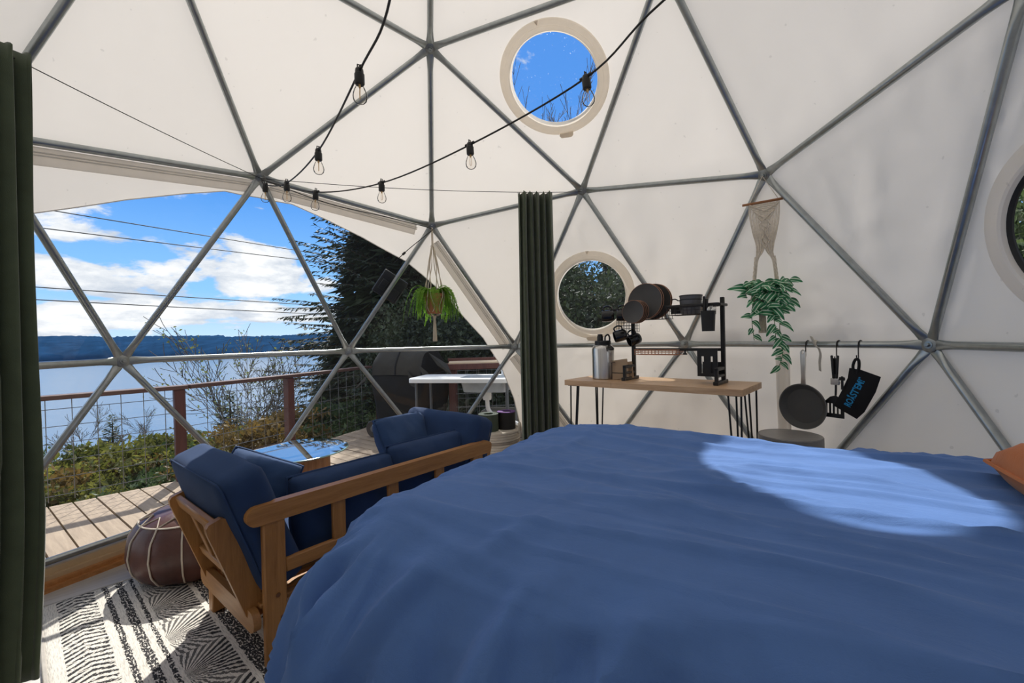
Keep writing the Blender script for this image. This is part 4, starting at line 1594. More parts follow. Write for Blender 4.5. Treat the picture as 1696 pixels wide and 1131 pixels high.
place_cushion('scatter_pillow', 'sunlit blue pillow in the right corner of the sofa', .46, .42, .15, SMx(.98, .40, .560, PI / 2 - .45, .05, .30), M['navy_light'], 9, 'scatter pillows on the sofa')

# ------------------------------------------------------------------ pouf
M['leather'] = plain('brown_leather', (0.085, 0.032, 0.024), 0.38, var=0.45, scale=7, bmp=0.25, bscale=60)
M['stitch'] = plain('cream_stitching', (0.62, 0.55, 0.46), 0.8, bmp=0.4, bscale=300)
pf = thing('pouf', 'round brown leather pouf with cream stitched seams behind the sofa end', 'pouf', (-1.36, .84, 0), .3)
def pouf_r(z, a):
    prof = [(0, .17), (.02, .215), (.08, .258), (.16, .272), (.24, .258), (.30, .215), (.335, .14), (.345, .0)]
    for (z0, r0_), (z1, r1_) in zip(prof, prof[1:]):
        if z <= z1:
            t = (z - z0) / (z1 - z0)
            return r0_ + (r1_ - r0_) * t
    return 0
zs = [0, .012, .03, .06, .10, .15, .20, .245, .28, .305, .322, .334, .342, .345]
NP = 72
pm = MB()
vs, fs = [], []
for z in zs:
    for j in range(NP):
        a = 2 * PI * j / NP
        r = pouf_r(z, a)
        g = abs(((a / (2 * PI) * 12) % 1) - .5) * 2
        r *= 1 + .022 * (1 - g ** 4) - .012
        vs.append((r * math.cos(a), r * math.sin(a), z + .006 * noise.noise(Vector((math.cos(a) * 2, math.sin(a) * 2, z * 8)))))
for i in range(len(zs) - 1):
    for j in range(NP): fs.append((i * NP + j, i * NP + (j + 1) % NP, (i + 1) * NP + (j + 1) % NP, (i + 1) * NP + j))
pm.add(vs, fs)
obj('leather_body', pm, M['leather'], pf, ang=60)
for k in range(12):
    a = 2 * PI * (k) / 12
    pts = [Vector(((pouf_r(z, a) * .992 + .003) * math.cos(a), (pouf_r(z, a) * .992 + .003) * math.sin(a), z + .002)) for z in np.linspace(.004, .30, 18)]
    obj('stitched_seam', MB().tube(pts, .0042, 6), M['stitch'], pf)
star = []
for k in range(24):
    a = 2 * PI * k / 24
    z = .302 if k % 2 == 0 else .330
    star.append(((pouf_r(z, a) + .004) * math.cos(a), (pouf_r(z, a) + .004) * math.sin(a), z + .005))
obj('star_stitching', MB().tube(star, .004, 6, closed=True), M['stitch'], pf)
obj('star_stitching', MB().tube([(pouf_r(.300, 0) * 1.0 * math.cos(2 * PI * k / 48) , pouf_r(.300, 0) * 1.0 * math.sin(2 * PI * k / 48), .304) for k in range(48)], .004, 6, closed=True), M['stitch'], pf)

# ------------------------------------------------------------------ rug
m, b = newmat('woven_rug')
v = coords('Object')
X, Y, Z = xyz(v)
yarn = tex_noise(coords('Object', (260, 26, 1)), 1.0, 2, 0.6)
yarn2 = tex_noise(coords('Object', (150, 60, 1)), 1.0, 2, 0.6)
jit = tex_noise(coords('Object', (60, 60, 1)), 1.0, 2) - 0.5
jit2 = tex_noise(coords('Object', (14, 14, 1)), 1.0, 2) - 0.5
u = X + jit * 0.014 + jit2 * 0.012
yy = Y + jit * 0.018 + jit2 * 0.020
def period(s, p): return (s / p).frac() * p
P_ = 0.86                       # the pattern repeats every .86 m
ux = period(u + 4 * P_, P_)
# light chevron band
c1 = ux.band(.055, .185)
ch = ((yy * 1.0 + (ux - .12).abs() * .55) / .034).frac().lt(.48)
# dark speckled stripes
s1 = ux.band(.215, .235) + ux.band(.262, .292) + ux.band(.315, .330)
# triangle / fan band
tv = (yy / .30).frac() - 0.5
fan = ux.band(.345, .505)
tri_ = (tv.abs() * 2 * .16).lt((ux - .345).abs())
fl_ = N.m('ARCTAN2', tv * .30, (ux - .335)) * 6.5
fanl = fl_.frac().lt(.5)
# dark band
s2 = ux.band(.525, .60)
# zigzag band
z1 = ux.band(.625, .80)
zt = ((yy / .085).frac() - .5).abs() * .11
zz = ((ux - .66 - zt).abs().lt(.014)) + ((ux - .71 - zt).abs().lt(.012))
s3 = ux.band(.815, .845)
speck = yarn2.gt(.44)
dark = c1 * ch * tex_noise(coords('Object', (40, 90, 1)), 1.0, 1).gt(.40) + s1 * speck + fan * (tri_ * .15 + fanl * .85).mn(1.0) + s2 * speck + z1 * zz.mn(1.0) + s3 * speck
dark = dark.mn(1.0) * yarn.step(.22, .42)
base = ramp(yarn, [(0.25, (0.42, 0.39, 0.35)), (0.5, (0.76, 0.71, 0.63)), (0.9, (0.88, 0.83, 0.75))])
setin(b, Base_Color=mixc(dark, base, (0.050, 0.048, 0.049)), Roughness=0.95, Normal=bump(yarn * .6 + yarn2 * .4, 0.7, 0.004))
b.inputs['Specular IOR Level'].default_value = 0.1
M['rug'] = m
rg_ = MB()
def rugf(u, v): 
    return (1.75 * u, -1.45 * v, .011 + .0015 * noise.noise(Vector((u * 9, v * 9, 0))))
rg_.grid(rugf, 70, 60)
rug = solo('rug', rg_, M['rug'], 'flat woven rug with black and cream stripes, zigzags and fans, under the sofa', 'rug', (-1.885, .600, 0), math.atan2(.604, .797))
so = rug.modifiers.new('thick', 'SOLIDIFY'); so.thickness = .010; so.offset = -1
rg_edge = MB().box((-.006, -1.452, .001), (0.008, .002, .0135), None, .003).box((-.006, -.006, .001), (1.752, .004, .0135), None, .003)
obj('bound_edge', rg_edge, plain('rug_binding', (0.50, 0.46, 0.41), 0.9, bmp=0.4, bscale=200), rug)

# ------------------------------------------------------------------ stump table
M['stump'] = wood('stump_wood', (0.26, 0.10, 0.035), (0.52, 0.26, 0.11), 0.55, 1.2, 2)
M['crack'] = plain('dark_crack', (0.05, 0.02, 0.01), 0.8)
M['glasstop'] = pane_mat('table_glass', (0.86, 0.94, 0.92), 1.5, coat=0.55)
M['glassedge'] = plain('green_glass_edge', (0.25, 0.42, 0.40), 0.15)
stt = thing('stump_table', 'round glass topped coffee table on a tree stump base, between sofa and window', 'table', (-1.06, 1.575, 0), .5)
sm_ = MB()
vs, fs = [], []
ns = 96
for i, z in enumerate([-.061, -.04, .08, .16, .24, .32, .40, .425, .432]):
    for j in range(ns):
        a = 2 * PI * j / ns
        r = .262 + .016 * math.sin(2 * a + 1) + .010 * math.sin(5 * a) + .012 * noise.noise(Vector((math.cos(a) * 3, math.sin(a) * 3, z * .8)))
        for ca, cw in ((-1.15, .045), (-.62, .06), (.9, .05), (3.6, .06)):
            da = ((a - ca + PI) % (2 * PI)) - PI + .05 * noise.noise(Vector((ca, z * 6, 0)))
            r -= .030 * max(0, 1 - abs(da) / cw) * min(1, .5 + z * 1.6)
        if i in (0,): r -= .008
        if i == 8: r -= .010
        vs.append((r * math.cos(a), r * math.sin(a), z))
for i in range(8):
    for j in range(ns): fs.append((i * ns + j, i * ns + (j + 1) % ns, (i + 1) * ns + (j + 1) % ns, (i + 1) * ns + j))
fs.append(tuple(8 * ns + j for j in range(ns)))
sm_.add(vs, fs)
obj('stump', sm_, M['stump'], stt, ang=50)
for k in range(3):
    a = 2 * PI * k / 3
    obj('rubber_pad', MB().lathe([(.012, .431), (.012, .438), (0, .438)], 12, Matrix.Translation((.17 * math.cos(a), .17 * math.sin(a), 0))), M['rubber'], stt)
gt = obj('glass_top', MB().lathe([(0.0005, .4485), (.345, .4485)], 80, Matrix.Translation((.035, -.03, 0)), cap=False), M['glasstop'], stt)
obj('glass_edge', MB().lathe([(.345, .4385), (.3495, .440), (.351, .4435), (.3495, .447), (.345, .4485), (.342, .4435)], 80, Matrix.Translation((.035, -.03, 0)), closed=True), M['glassedge'], gt)

# ------------------------------------------------------------------ basket with exercise mats
M['basket'] = plain('cream_rope', (0.62, 0.56, 0.48), 0.9, var=0.08, bmp=0.5, bscale=90)
M['basket2'] = plain('taupe_rope', (0.36, 0.31, 0.26), 0.9, var=0.1, bmp=0.5, bscale=90)
bk = thing('basket', 'cream and taupe rope basket holding two rolled mats by the centre curtain', 'basket', (.47, 1.80, 0), .2)
def coil(z0, z1):
    mb = MB()
    z = z0
    prof = []
    while z < z1 - .001:
        r = .185 + .015 * z / .45
        for k in range(5):
            a = -PI / 2 + PI * k / 5
            prof.append((r + .008 * math.cos(a), z + .01 + .01 * math.sin(a)))
        z += .02
    prof.append((.185 + .015 * z1 / .45 - .004, z1))
    return mb.lathe([(p[0] - .014, p[1]) for p in prof[:1]] + prof, 40)
obj('basket_base', MB().lathe([(0, .004), (.18, .004), (.186, .012), (0, .012)], 40), M['basket'], bk)
for z0, z1, mm in ((.004, .20, M['basket']), (.20, .28, M['basket2']), (.28, .36, M['basket']), (.36, .38, M['basket2']), (.38, .45, M['basket'])):
    obj('woven_band', coil(z0, z1), mm, bk)
for a in (2.6, 2.6 + PI):
    c_ = Vector((.203 * math.cos(a), .203 * math.sin(a), .43))
    t_ = Vector((-math.sin(a), math.cos(a), 0))
    obj('handle', MB().tube(spline([c_ - t_ * .05, c_ - t_ * .04 + Vector((0, 0, .05)), c_ + Vector((0, 0, .075)), c_ + t_ * .04 + Vector((0, 0, .05)), c_ + t_ * .05], 5), .011, 8), M['basket'], bk)
def matroll(r, L, turns=3.2, th=.006):
    mb = MB()
    n = int(turns * 28)
    prof = []
    for k in range(n + 1):
        a = turns * 2 * PI * k / n
        rr2 = .045 + (r - .045) * k / n
        prof.append((rr2 * math.cos(a), rr2 * math.sin(a), (rr2 - th * 2) * math.cos(a), (rr2 - th * 2) * math.sin(a)))
    vs, fs = [], []
    for z in (0, L):
        for q in prof: vs += [(q[0], q[1], z), (q[2], q[3], z)]
    m_ = len(prof)
    for k in range(m_ - 1):
        a, b2, c, d = 2 * k, 2 * k + 1, 2 * k + 3, 2 * k + 2
        o2 = 2 * m_
        fs += [(a, b2, c, d), (a + o2, d + o2, c + o2, b2 + o2), (a, d, d + o2, a + o2), (b2, b2 + o2, c + o2, c)]
    return mb.add(vs, fs)
M['mat_green'] = plain('green_foam', (0.055, 0.075, 0.055), 0.8, bmp=0.3, bscale=200)
M['mat_purple'] = plain('purple_foam', (0.16, 0.07, 0.25), 0.8, bmp=0.3, bscale=200)
M['mat_black'] = plain('black_foam', (0.025, 0.024, 0.025), 0.8, bmp=0.3, bscale=200)
solo('rolled_mat', matroll(.092, .575), M['mat_green'], 'rolled dark green exercise mat standing in the basket', 'mat', (.405, 1.775, .014), 1.0, 'rolled mats in the basket', ang=40)
pm_ = solo('rolled_mat', matroll(.080, .575), M['mat_black'], 'rolled black mat with purple inner face standing in the basket', 'mat', (.570, 1.815, .014), 2.4, 'rolled mats in the basket', ang=40)
sp = MB().add(*[(lambda p: p)(x) for x in ([], [])])
obj('purple_face', matroll(.081, .006, 3.2, .005), M['mat_purple'], pm_, ang=40).location = (0, 0, .575)
# ------------------------------------------------------------------ curtain wire and curtains
Gp, Ip = HIN[hG], HIN[hI]
hKm = byaz(198, 2.0, 2.6)
Kp_ = HIN[hKm]
wire_pts = sag(Ip, Gp, .035, 16)[:-1] + sag(Gp, Kp_, .03, 16)
cw = solo('curtain_wire', MB().tube(wire_pts, .0022, 6), M['blackmetal'], 'thin dark wire between the hubs that carries the curtains', 'wire')


def curtain(label, pts_top, z_top, folds, amp, flare, seed, rise=None, drift=0.0):
    """a gathered curtain hanging from pts_top[0] to pts_top[1]"""
    a, b = Vector(pts_top[0]), Vector(pts_top[1])
    d = (b - a).normalized()
    s = Vector((-d.y, d.x, 0))
    L = (b - a).length
    mb = MB()
    def f(u, v):
        g = 1 + flare * v
        ph = u * folds * 2 * PI
        k = amp * (.8 + .4 * noise.noise(Vector((u * folds * .8, seed, 0)))) * (1 + .25 * v)
        x = (u - .5) * L * g + .5 * L + .010 * math.sin(2 * ph + 1) + .012 * noise.noise(Vector((u * 5, v * 2.0, seed)))
        y = k * math.sin(ph + .6 * noise.noise(Vector((u * 3, v * 1.5, seed + 4)))) + .02 * noise.noise(Vector((u * 2, v * 2, seed + 8)))
        zt = z_top + (rise(u) if rise else 0) + .006 * math.sin(ph * 2) * (1 - v)
        z = zt + (-.085 - zt) * v
        p = a + d * x + s * y
        p = p + (d * .10 + s * .04) * (drift * v * v)
        return (p.x, p.y, z)
    mb.grid(f, folds * 16, 40)
    t = thing('curtain', label, 'curtain', ((a + b) / 2).to_tuple()[:2] + (0.0,), 0, 'green curtains')
    o = obj('curtain_cloth', mb, M['velvet'], t, world=True, ang=180)
    so = o.modifiers.new('thick', 'SOLIDIFY'); so.thickness = .004
    for k in range(folds + 1):
        u = k / folds
        p = Vector(f(min(1, u), 0))
        q = a + d * (u * L)
        obj('hook', MB().tube([(q.x, q.y, z_top - .035), (q.x, q.y, z_top - .012), (q.x, q.y, z_top + .004)], .0018, 5), M['blackmetal'], t, world=True)
    return t


curtain('tall dark green curtain gathered at the middle, beside the wooden table', ((.695, 1.725, 0), (.975, 1.725, 0)), 2.405, 5, .058, .12, 3, lambda u: .010 * max(0, (u - .7) / .3))
wl = Kp_ - Gp; wl.z = 0
pL = Gp + (Kp_ - Gp) * .575
pL2 = Gp + (Kp_ - Gp) * .76
curtain('tall dark green curtain at the left edge of the clear window', ((pL.x, pL.y, 0), (pL2.x, pL2.y, 0)), 2.425, 7, .045, .05, 11, None, 1.0)

# ------------------------------------------------------------------ festoon lights
M['cord'] = plain('black_rubber_cord', (0.012, 0.012, 0.012), 0.5)
M['socket'] = plain('black_socket', (0.014, 0.014, 0.014), 0.45)
M['bulbglass'] = pane_mat('bulb_glass', (0.985, 0.97, 0.95), 1.16)
M['filament'] = plain('amber_filament', (0.75, 0.50, 0.22), 0.4)
sk = MB().lathe([(.010, .012), (.014, .008), (.0155, 0), (.0155, -.010), (.0185, -.012), (.0185, -.046), (.016, -.050), (0, -.050)], 18).tube([(-.028, 0, .004), (.028, 0, .004)], .0075, 8).tube([(0, -.006, .010), (0, -.006, .024), (0, .006, .024), (0, .006, .010)], .003, 5)
skm = sk.mesh('socket'); skm.materials.append(M['socket'])
bl = MB().lathe([(.0135, -.048), (.014, -.056), (.020, -.068), (.0255, -.084), (.027, -.096), (.024, -.110), (.015, -.119), (.004, -.122), (.0005, -.1222)], 20)
blm = bl.mesh('bulb'); blm.materials.append(M['bulbglass'])
fb = MB().tube([(0, 0, -.05), (0, 0, -.062)], .0045, 8)
for dx in (-.006, .006): fb.tube([(dx * .3, 0, -.060), (dx, 0, -.075), (dx, 0, -.100), (dx * .2, 0, -.104)], .0011, 5)
fbm = fb.mesh('filament'); fbm.materials.append(M['filament'])
Ghub = HIN[hG]


def festoon(label, bulbs, end, start):
    t = thing('string_lights', label, 'lights', start, 0, 'festoon light strings')
    pts = [Vector(start)] + [Vector(q) for q in bulbs] + [Vector(e) for e in end]
    path = spline(pts, 8)
    obj('cord', MB().tube(path, .0042, 7), M['cord'], t, world=True)
    for q in bulbs:
        i = min(range(len(path)), key=lambda k: (path[k] - Vector(q)).length)
        d = path[min(i + 1, len(path) - 1)] - path[max(0, i - 1)]
        o = bpy.data.objects.new('socket', skm)
        put(o, t)
        o.location = Vector(q) - Vector(start)
        o.rotation_euler = (0, -math.atan2(d.z, math.hypot(d.x, d.y)) * .6, math.atan2(d.y, d.x))
        for nm, me in (('bulb', blm), ('filament', fbm)):
            c = bpy.data.objects.new(nm, me)
            put(c, o)
    return t


festoon('string of clear bulbs on black cord running steeply up to the left', [(-1.159, 1.552, 2.330), (-.938, 1.252, 2.249), (-.609, .626, 2.214), (-.304, -.097, 2.228)],
        [(-.161, -.482, 2.238), (-.03, -1.2, 2.33), tuple(HIN[byaz(270, 2.0, 2.6)])], tuple(Ghub))
festoon('string of clear bulbs on black cord crossing the skylight to the right', [(-.779, 1.323, 2.22), (-.324, .977, 2.181), (.156, .373, 2.183), (.602, -.071, 2.300)],
        [(.739, -.454, 2.354), (1.0, -1.1, 2.36), tuple(HIN[byaz(306, 2.0, 2.5)])], tuple(Ghub + Vector((.02, -.02, -.02))))

# lead and small solar panel fixed outside the window
lead = spline([Ghub + Vector((.01, 0, -.01)), Ghub.lerp(HIN[hH], .35) + Vector((0, -.01, -.05)), Ghub.lerp(HIN[hH], .7) + Vector((0, -.01, -.03)), HIN[hH] + Vector((-.02, -.02, -.02)), HIN[hH].lerp(HIN[hB], .05) + Vector((.02, -.03, 0))], 6)
d_HB = VP[hB] - VP[hH]
pc = VP[hH] + d_HB * .505
nrm_HB = (pc - Vector((0, 0, CZ))).normalized()
e1_ = d_HB.normalized(); e2_ = nrm_HB.cross(e1_)
lead += spline([lead[-1], VP[hH] + d_HB * .22 + e2_ * .06 - nrm_HB * .03, VP[hH] + d_HB * .36 + e2_ * .10 - nrm_HB * .015], 6)
solo('power_lead', MB().tube(lead, .0035, 6).tube([lead[-6] , lead[-5]], .010, 8), M['cord'], 'black lead running along the tube to the little solar panel', 'cable')
sp_ = thing('solar_panel', 'small square black solar panel behind the window tube left of the fern', 'panel', pc + nrm_HB * .07, 0)
PMx = Matrix(((e1_.x, e2_.x, nrm_HB.x, pc.x + nrm_HB.x * .07), (e1_.y, e2_.y, nrm_HB.y, pc.y + nrm_HB.y * .07), (e1_.z, e2_.z, nrm_HB.z, pc.z + nrm_HB.z * .07), (0, 0, 0, 1)))
obj('panel_body', MB().box((-.135, -.125, -.010), (.10, .12, .012), PMx, .008), M['blackmetal'], sp_, world=True)
obj('junction_box', MB().box((-.02, -.10, -.022), (.085, -.03, -.010), PMx, .004).box((-.05, .03, -.018), (.05, .09, -.010), PMx, .004), M['socket'], sp_, world=True)

# ------------------------------------------------------------------ hanging fern
M['terracotta'] = plain('terracotta', (0.42, 0.17, 0.075), 0.75, var=0.15, scale=20, bmp=0.2)
M['rope'] = plain('cotton_rope', (0.66, 0.58, 0.46), 0.9, var=0.1, bmp=0.5, bscale=300)
M['fern'] = leafy('fern_green', (0.10, 0.27, 0.02), (0.34, 0.60, 0.07), 0.5, 9)
M['earth'] = plain('potting_soil', (0.03, 0.02, 0.015), 0.9, var=0.4, bmp=0.6)
fx_, fy_ = 0.0, 2.135
fn = thing('hanging_fern', 'fern in a terracotta pot hanging in a rope holder in front of the dark trees', 'plant', (fx_, fy_, 1.44))
obj('pot', MB().lathe([(0, 0), (.062, 0), (.078, .145), (.086, .147), (.088, .175), (.078, .175), (.074, .150), (0, .150)], 32), M['terracotta'], fn)
obj('soil', MB().lathe([(.074, .158), (0, .163)], 24), M['earth'], fn)
rop = MB()
hh_ = Vector((0, .075, .775))
ring_z = .47
for k in range(4):
    a = PI / 4 + k * PI / 2 + .3
    e = Vector((.092 * math.cos(a), .092 * math.sin(a), .16))
    top_ = Vector((.012 * math.cos(a), .012 * math.sin(a) + .045, .60))
    for s in (-.012, .012):
        o_ = Vector((-math.sin(a) * s, math.cos(a) * s, 0))
        obj('rope', MB().tube(spline([top_, top_.lerp(e, .4) + o_ * .8, top_.lerp(e, .62), top_.lerp(e, .8) + o_, e + o_ * 1.2, Vector((.075 * math.cos(a + s * 40), .075 * math.sin(a + s * 40), .06)), Vector((.05 * math.cos(a), .05 * math.sin(a), -.008)), Vector((0, 0, -.02))], 5), .0038, 6), M['rope'], fn)
obj('top_cord', MB().tube([(0, .045, .60), (0, .05, .66), hh_], .009, 8), M['rope'], fn)
tas = MB()
for k in range(14):
    a = 2 * PI * k / 14
    tas.tube([(.004 * math.cos(a), .004 * math.sin(a), -.018), (.010 * math.cos(a), .010 * math.sin(a), -.10), (.016 * math.cos(a), .016 * math.sin(a), -.245)], .0042, 5)
tas.lathe([(.012, -.018), (.016, -.03), (.012, -.045)], 12)
obj('tassel', tas, M['rope'], fn)


def frond_mesh(L, seed):
    rg = random.Random(seed)
    mb = MB()
    out = .42 * L + .035
    pts = spline([(0, 0, 0), (out * .45, 0, .040 + .03 * rg.random()), (out * .85, 0, .015), (out * 1.02, rg.uniform(-.01, .01), -.50 * L + .02), (out * 1.03, rg.uniform(-.02, .02), -.98 * L + .02)], 7)
    mb.tube(pts, .0013, 4)
    n = int(L / .0065)
    for k in range(n):
        f = (k + 1) / (n + 1)
        x = f * (len(pts) - 1)
        i = min(int(x), len(pts) - 2)
        p = pts[i].lerp(pts[i + 1], x - i)
        d = (pts[i + 1] - pts[i]).normalized()
        for s in (-1, 1):
            ll = .026 * min(1, (1 - f) * 2.4 + .2) * rg.uniform(.7, 1.1)
            sd = (Vector((0, s, 0)) * .9 + d * .35 + Vector((rg.uniform(-.35, .35), 0, rg.uniform(-.3, .25)))).normalized() * ll
            wd = d * .0048
            o = len(mb.v)
            mb.v += [tuple(p), tuple(p + sd * .5 + wd), tuple(p + sd), tuple(p + sd * .5 - wd)]
            mb.f += [(o, o + 1, o + 2, o + 3)]
            mb.mi += [0]
    me = mb.mesh('frond', smooth=False)
    me.materials.append(M['fern'])
    return me


fms = [frond_mesh(L, 60 + i) for i, L in enumerate((.20, .25, .30, .23, .27))]
for k in range(105):
    a = k * 2.39996 + rnd.uniform(-.2, .2)
    if 4.15 < (a % (2 * PI)) < 5.6 and k % 4 != 0: a += 1.5
    o = bpy.data.objects.new('frond', fms[k % 5])
    put(o, fn)
    rr3 = .02 + .045 * ((k * 7) % 10) / 10
    o.location = (rr3 * math.cos(a), rr3 * math.sin(a), .165)
    s = rnd.uniform(.65, 1.05)
    o.rotation_euler = (rnd.uniform(-.25, .25), rnd.uniform(-.25, .12), a)
    o.scale = (s, s, s)

# ------------------------------------------------------------------ knotted hanger with trailing plant
M['macrame'] = plain('macrame_cotton', (0.78, 0.70, 0.58), 0.9, var=0.15, scale=60, bmp=0.5, bscale=300)
M['dowel'] = wood('dowel_wood', (0.26, 0.10, 0.03), (0.42, 0.19, 0.08), 0.45)
JH = HIN[hJ]
mx_ = Vector((.90, -.436, 0))
mrz = math.atan2(mx_.y, mx_.x)
mc = Vector((2.085, .652, 1.30))
mac = thing('macrame_hanger', 'knotted cream hanger on a wooden dowel with a trailing striped plant', 'plant', mc, mrz)
def ml(x, z, y=0.0): return Vector((x, y, z - mc.z))
obj('dowel', MB().tube([ml(-.128, 2.040), ml(.128, 2.066)], .008, 12), M['dowel'], mac)
jl = Vector((0, 0, 0)) + MW[mac.name].inverted() @ JH
obj('hanging_cord', MB().tube([ml(-.085, 2.045), jl, ml(.085, 2.06)], .0026, 6), M['macrame'], mac)
net = MB()
nn_ = 22
def cordpath(k):
    """one cotton cord of the net: falls from the dowel, gathers into one of the two ropes"""
    f = k / (nn_ - 1)
    x0 = -.088 + .176 * f
    z0 = 2.044 + .1 * (x0 + .128)
    side = -1 if f < .5 else 1
    g = abs(f - .5) * 2          # 0 middle, 1 edge
    xr, zr = side * .062, 1.50
    zk = 1.745 + .02 * g
    return spline([ml(x0, z0, .004), ml(x0 * .98, 1.96, .002 * (k % 2)), ml(x0 * .78, 1.85), ml(side * (.004 + .046 * g), zk, .003 * (k % 3)), ml(side * .050 + .004 * (k % 3 - 1), 1.66, .003 * (k % 2)), ml(xr + side * .010 * (k % 2), zr, .004 * (k % 3)), ml(side * .078, 1.46)], 5)
for k in range(nn_): net.tube(cordpath(k), .0032, 5)
# knotted bands
for z, hw in ((2.036, .088), (1.99, .06), (1.955, .04)):
    net.tube([ml(-hw, z, -.004), ml(0, z - .045, -.005), ml(hw, z + .008, -.004)], .0045, 6)
for (cz_, hw, hh2) in ((1.90, .034, .045), (1.80, .026, .05)):
    net.tube([ml(0, cz_ + hh2, -.006), ml(hw, cz_, -.006), ml(0, cz_ - hh2, -.006), ml(-hw, cz_, -.006)], .0045, 6, closed=True)
    for q in range(-3, 4):
        e_ = q / 4
        net.tube([ml(hw * (e_ - (1 - abs(e_))) * .5 - .0, cz_ + hh2 * (1 - abs(e_)) * .5 + 0, -.004), ml(hw * (e_ + (1 - abs(e_))) * .5, cz_ - hh2 * (1 - abs(e_)) * .5, -.004)], .003, 5)
# the dense upper web
for q in range(9):
    z = 2.03 - q * .012
    w_ = .084 - q * .0075
    net.tube([ml(-w_, z, .002), ml(w_, z + .012, .002)], .0042, 5)
obj('knotted_net', net, M['macrame'], mac)
for s in (-1, 1):
    tw_ = MB()
    for q in range(3):
        ph = q * 2 * PI / 3
        tw_.tube([ml(s * (.054 + .03 * i / 24) + .005 * math.cos(ph + i * .9), 1.70 - .30 * i / 24, .005 * math.sin(ph + i * .9)) for i in range(25)], .0042, 5)
    obj('rope', tw_, M['macrame'], mac)
obj('tail', MB().grid(lambda u, v: ml(.000 + (u - .5) * (.040 + .010 * v) - .020, 1.335 - .13 * v, .004 + .003 * math.sin(u * 40)), 26, 8), M['macrame'], mac)
obj('pot', MB().lathe([(0, 1.325 - mc.z), (.066, 1.325 - mc.z), (.082, 1.44 - mc.z), (.086, 1.455 - mc.z), (.078, 1.455 - mc.z), (0, 1.44 - mc.z)], 28), plain('grey_pot', (0.10, 0.10, 0.095), 0.7), mac)
# striped pointed leaves
m, b = newmat('striped_leaf')
gx_, gy__, gz_ = xyz(coords('Generated'))
st = (gy__ - .5).abs()
stripe = st.step(.13, .16) * (1 - st.step(.24, .29))
fine = tex_noise(coords('Object', (20, 160, 1)), 1.0, 2)
lc = mixc(stripe * .9, ramp(fine, [(0.3, (0.010, 0.13, 0.045)), (0.7, (0.03, 0.27, 0.10))]), (0.70, 0.84, 0.66))
setin(b, Base_Color=lc, Roughness=0.42)
M['stripe_leaf'] = m
def leaf_mesh(L, wd, curl):
    mb = MB()
    def f(u, v):
        x = u
        hw = wd * (math.sin(PI * min(1, x * .96 + .04) ** .8)) ** .8 * (1 - .25 * x) + .0006
        y = (v - .5) * 2 * hw
        return (x * L, y, -curl * x * x * L + .35 * abs(y) + .10 * L * math.sin(PI * x))
    mb.grid(f, 10, 8)
    me = mb.mesh('leaf', ang=180)
    me.materials.append(M['stripe_leaf'])
    return me
lms = [leaf_mesh(.084, .027, .25), leaf_mesh(.098, .029, .5), leaf_mesh(.072, .025, .1)]
stems = MB()
vines = []
def ml2(x, y, z): return Vector((x, y, z - mc.z))
vines = [([ (.0, -.03, 1.47), (-.06, -.10, 1.49), (-.105, -.12, 1.40), (-.112, -.115, 1.28), (-.100, -.11, 1.16)], 10),
         ([ (.02, -.03, 1.47), (.04, -.10, 1.47), (.045, -.125, 1.38), (.040, -.125, 1.22), (.055, -.12, 1.08), (.035, -.11, .985)], 19),
         ([ (.01, -.03, 1.47), (.02, -.11, 1.46), (.005, -.13, 1.36), (.012, -.13, 1.24), (.02, -.12, 1.12)], 12),
         ([ (-.02, -.02, 1.47), (-.05, -.09, 1.47), (-.06, -.12, 1.38), (-.07, -.12, 1.32)], 8),
         ([ (.03, 0, 1.47), (.09, -.05, 1.50), (.10, -.07, 1.42), (.085, -.09, 1.33)], 8),
         ([ (.03, 0, 1.48), (.08, -.02, 1.535), (.125, -.03, 1.54), (.150, -.03, 1.50)], 5),
         ([ (-.03, 0, 1.48), (-.09, -.04, 1.53), (-.125, -.05, 1.49), (-.13, -.06, 1.43)], 7),
         ([ (0, -.02, 1.48), (.03, -.08, 1.52), (.05, -.11, 1.44), (.075, -.12, 1.36)], 8),
         ([ (0, -.02, 1.48), (-.03, -.08, 1.52), (-.03, -.11, 1.43), (-.03, -.12, 1.35)], 8)]
for vi, (pts, n) in enumerate(vines):
    path = spline([ml2(*q) for q in pts], 8)
    stems.tube(path, .0022, 5)
    for k in range(n):
        f = .12 + .88 * (k + .5) / n
        i = min(int(f * (len(path) - 1)), len(path) - 2)
        p = path[i]
        d = (path[i + 1] - path[i]).normalized()
        s = 1 if k % 2 else -1
        o = bpy.data.objects.new('leaf', lms[(k + vi) % 3])
        put(o, mac)
        dirv = Vector((s * rnd.uniform(.4, 1.0), rnd.uniform(-.8, -.1), rnd.uniform(-.75, .1))).normalized()
        upv = Vector((0, -.9, .45)) + Vector((rnd.uniform(-.3, .3), 0, rnd.uniform(-.2, .2)))
        sc2 = rnd.uniform(.8, 1.05) * (1 - .25 * f * (len(pts) > 4))
        o.matrix_local = frame(p, dirv, z=upv) @ Matrix.Scale(sc2, 4)
for k in range(34):          # full head of leaves over the pot
    a = k * 2.4
    rr4 = .015 + .085 * math.sqrt((k + .5) / 34)
    p = ml2(rr4 * math.cos(a), rr4 * math.sin(a) - .01, 1.475 + .06 * (1 - (rr4 / .1) ** 2) + rnd.uniform(-.012, .012))
    dirv = Vector((math.cos(a + rnd.uniform(-.6, .6)), math.sin(a) - .25, rnd.uniform(-.35, .35))).normalized()
    o = bpy.data.objects.new('leaf', lms[k % 3])
    put(o, mac)
    o.matrix_local = frame(p, dirv, z=Vector((rnd.uniform(-.3, .3), -.55, .8))) @ Matrix.Scale(rnd.uniform(.8, 1.0), 4)
obj('stems', stems, leafy('stem_green', (0.05, 0.12, 0.03), (0.10, 0.2, 0.06), .1), mac)
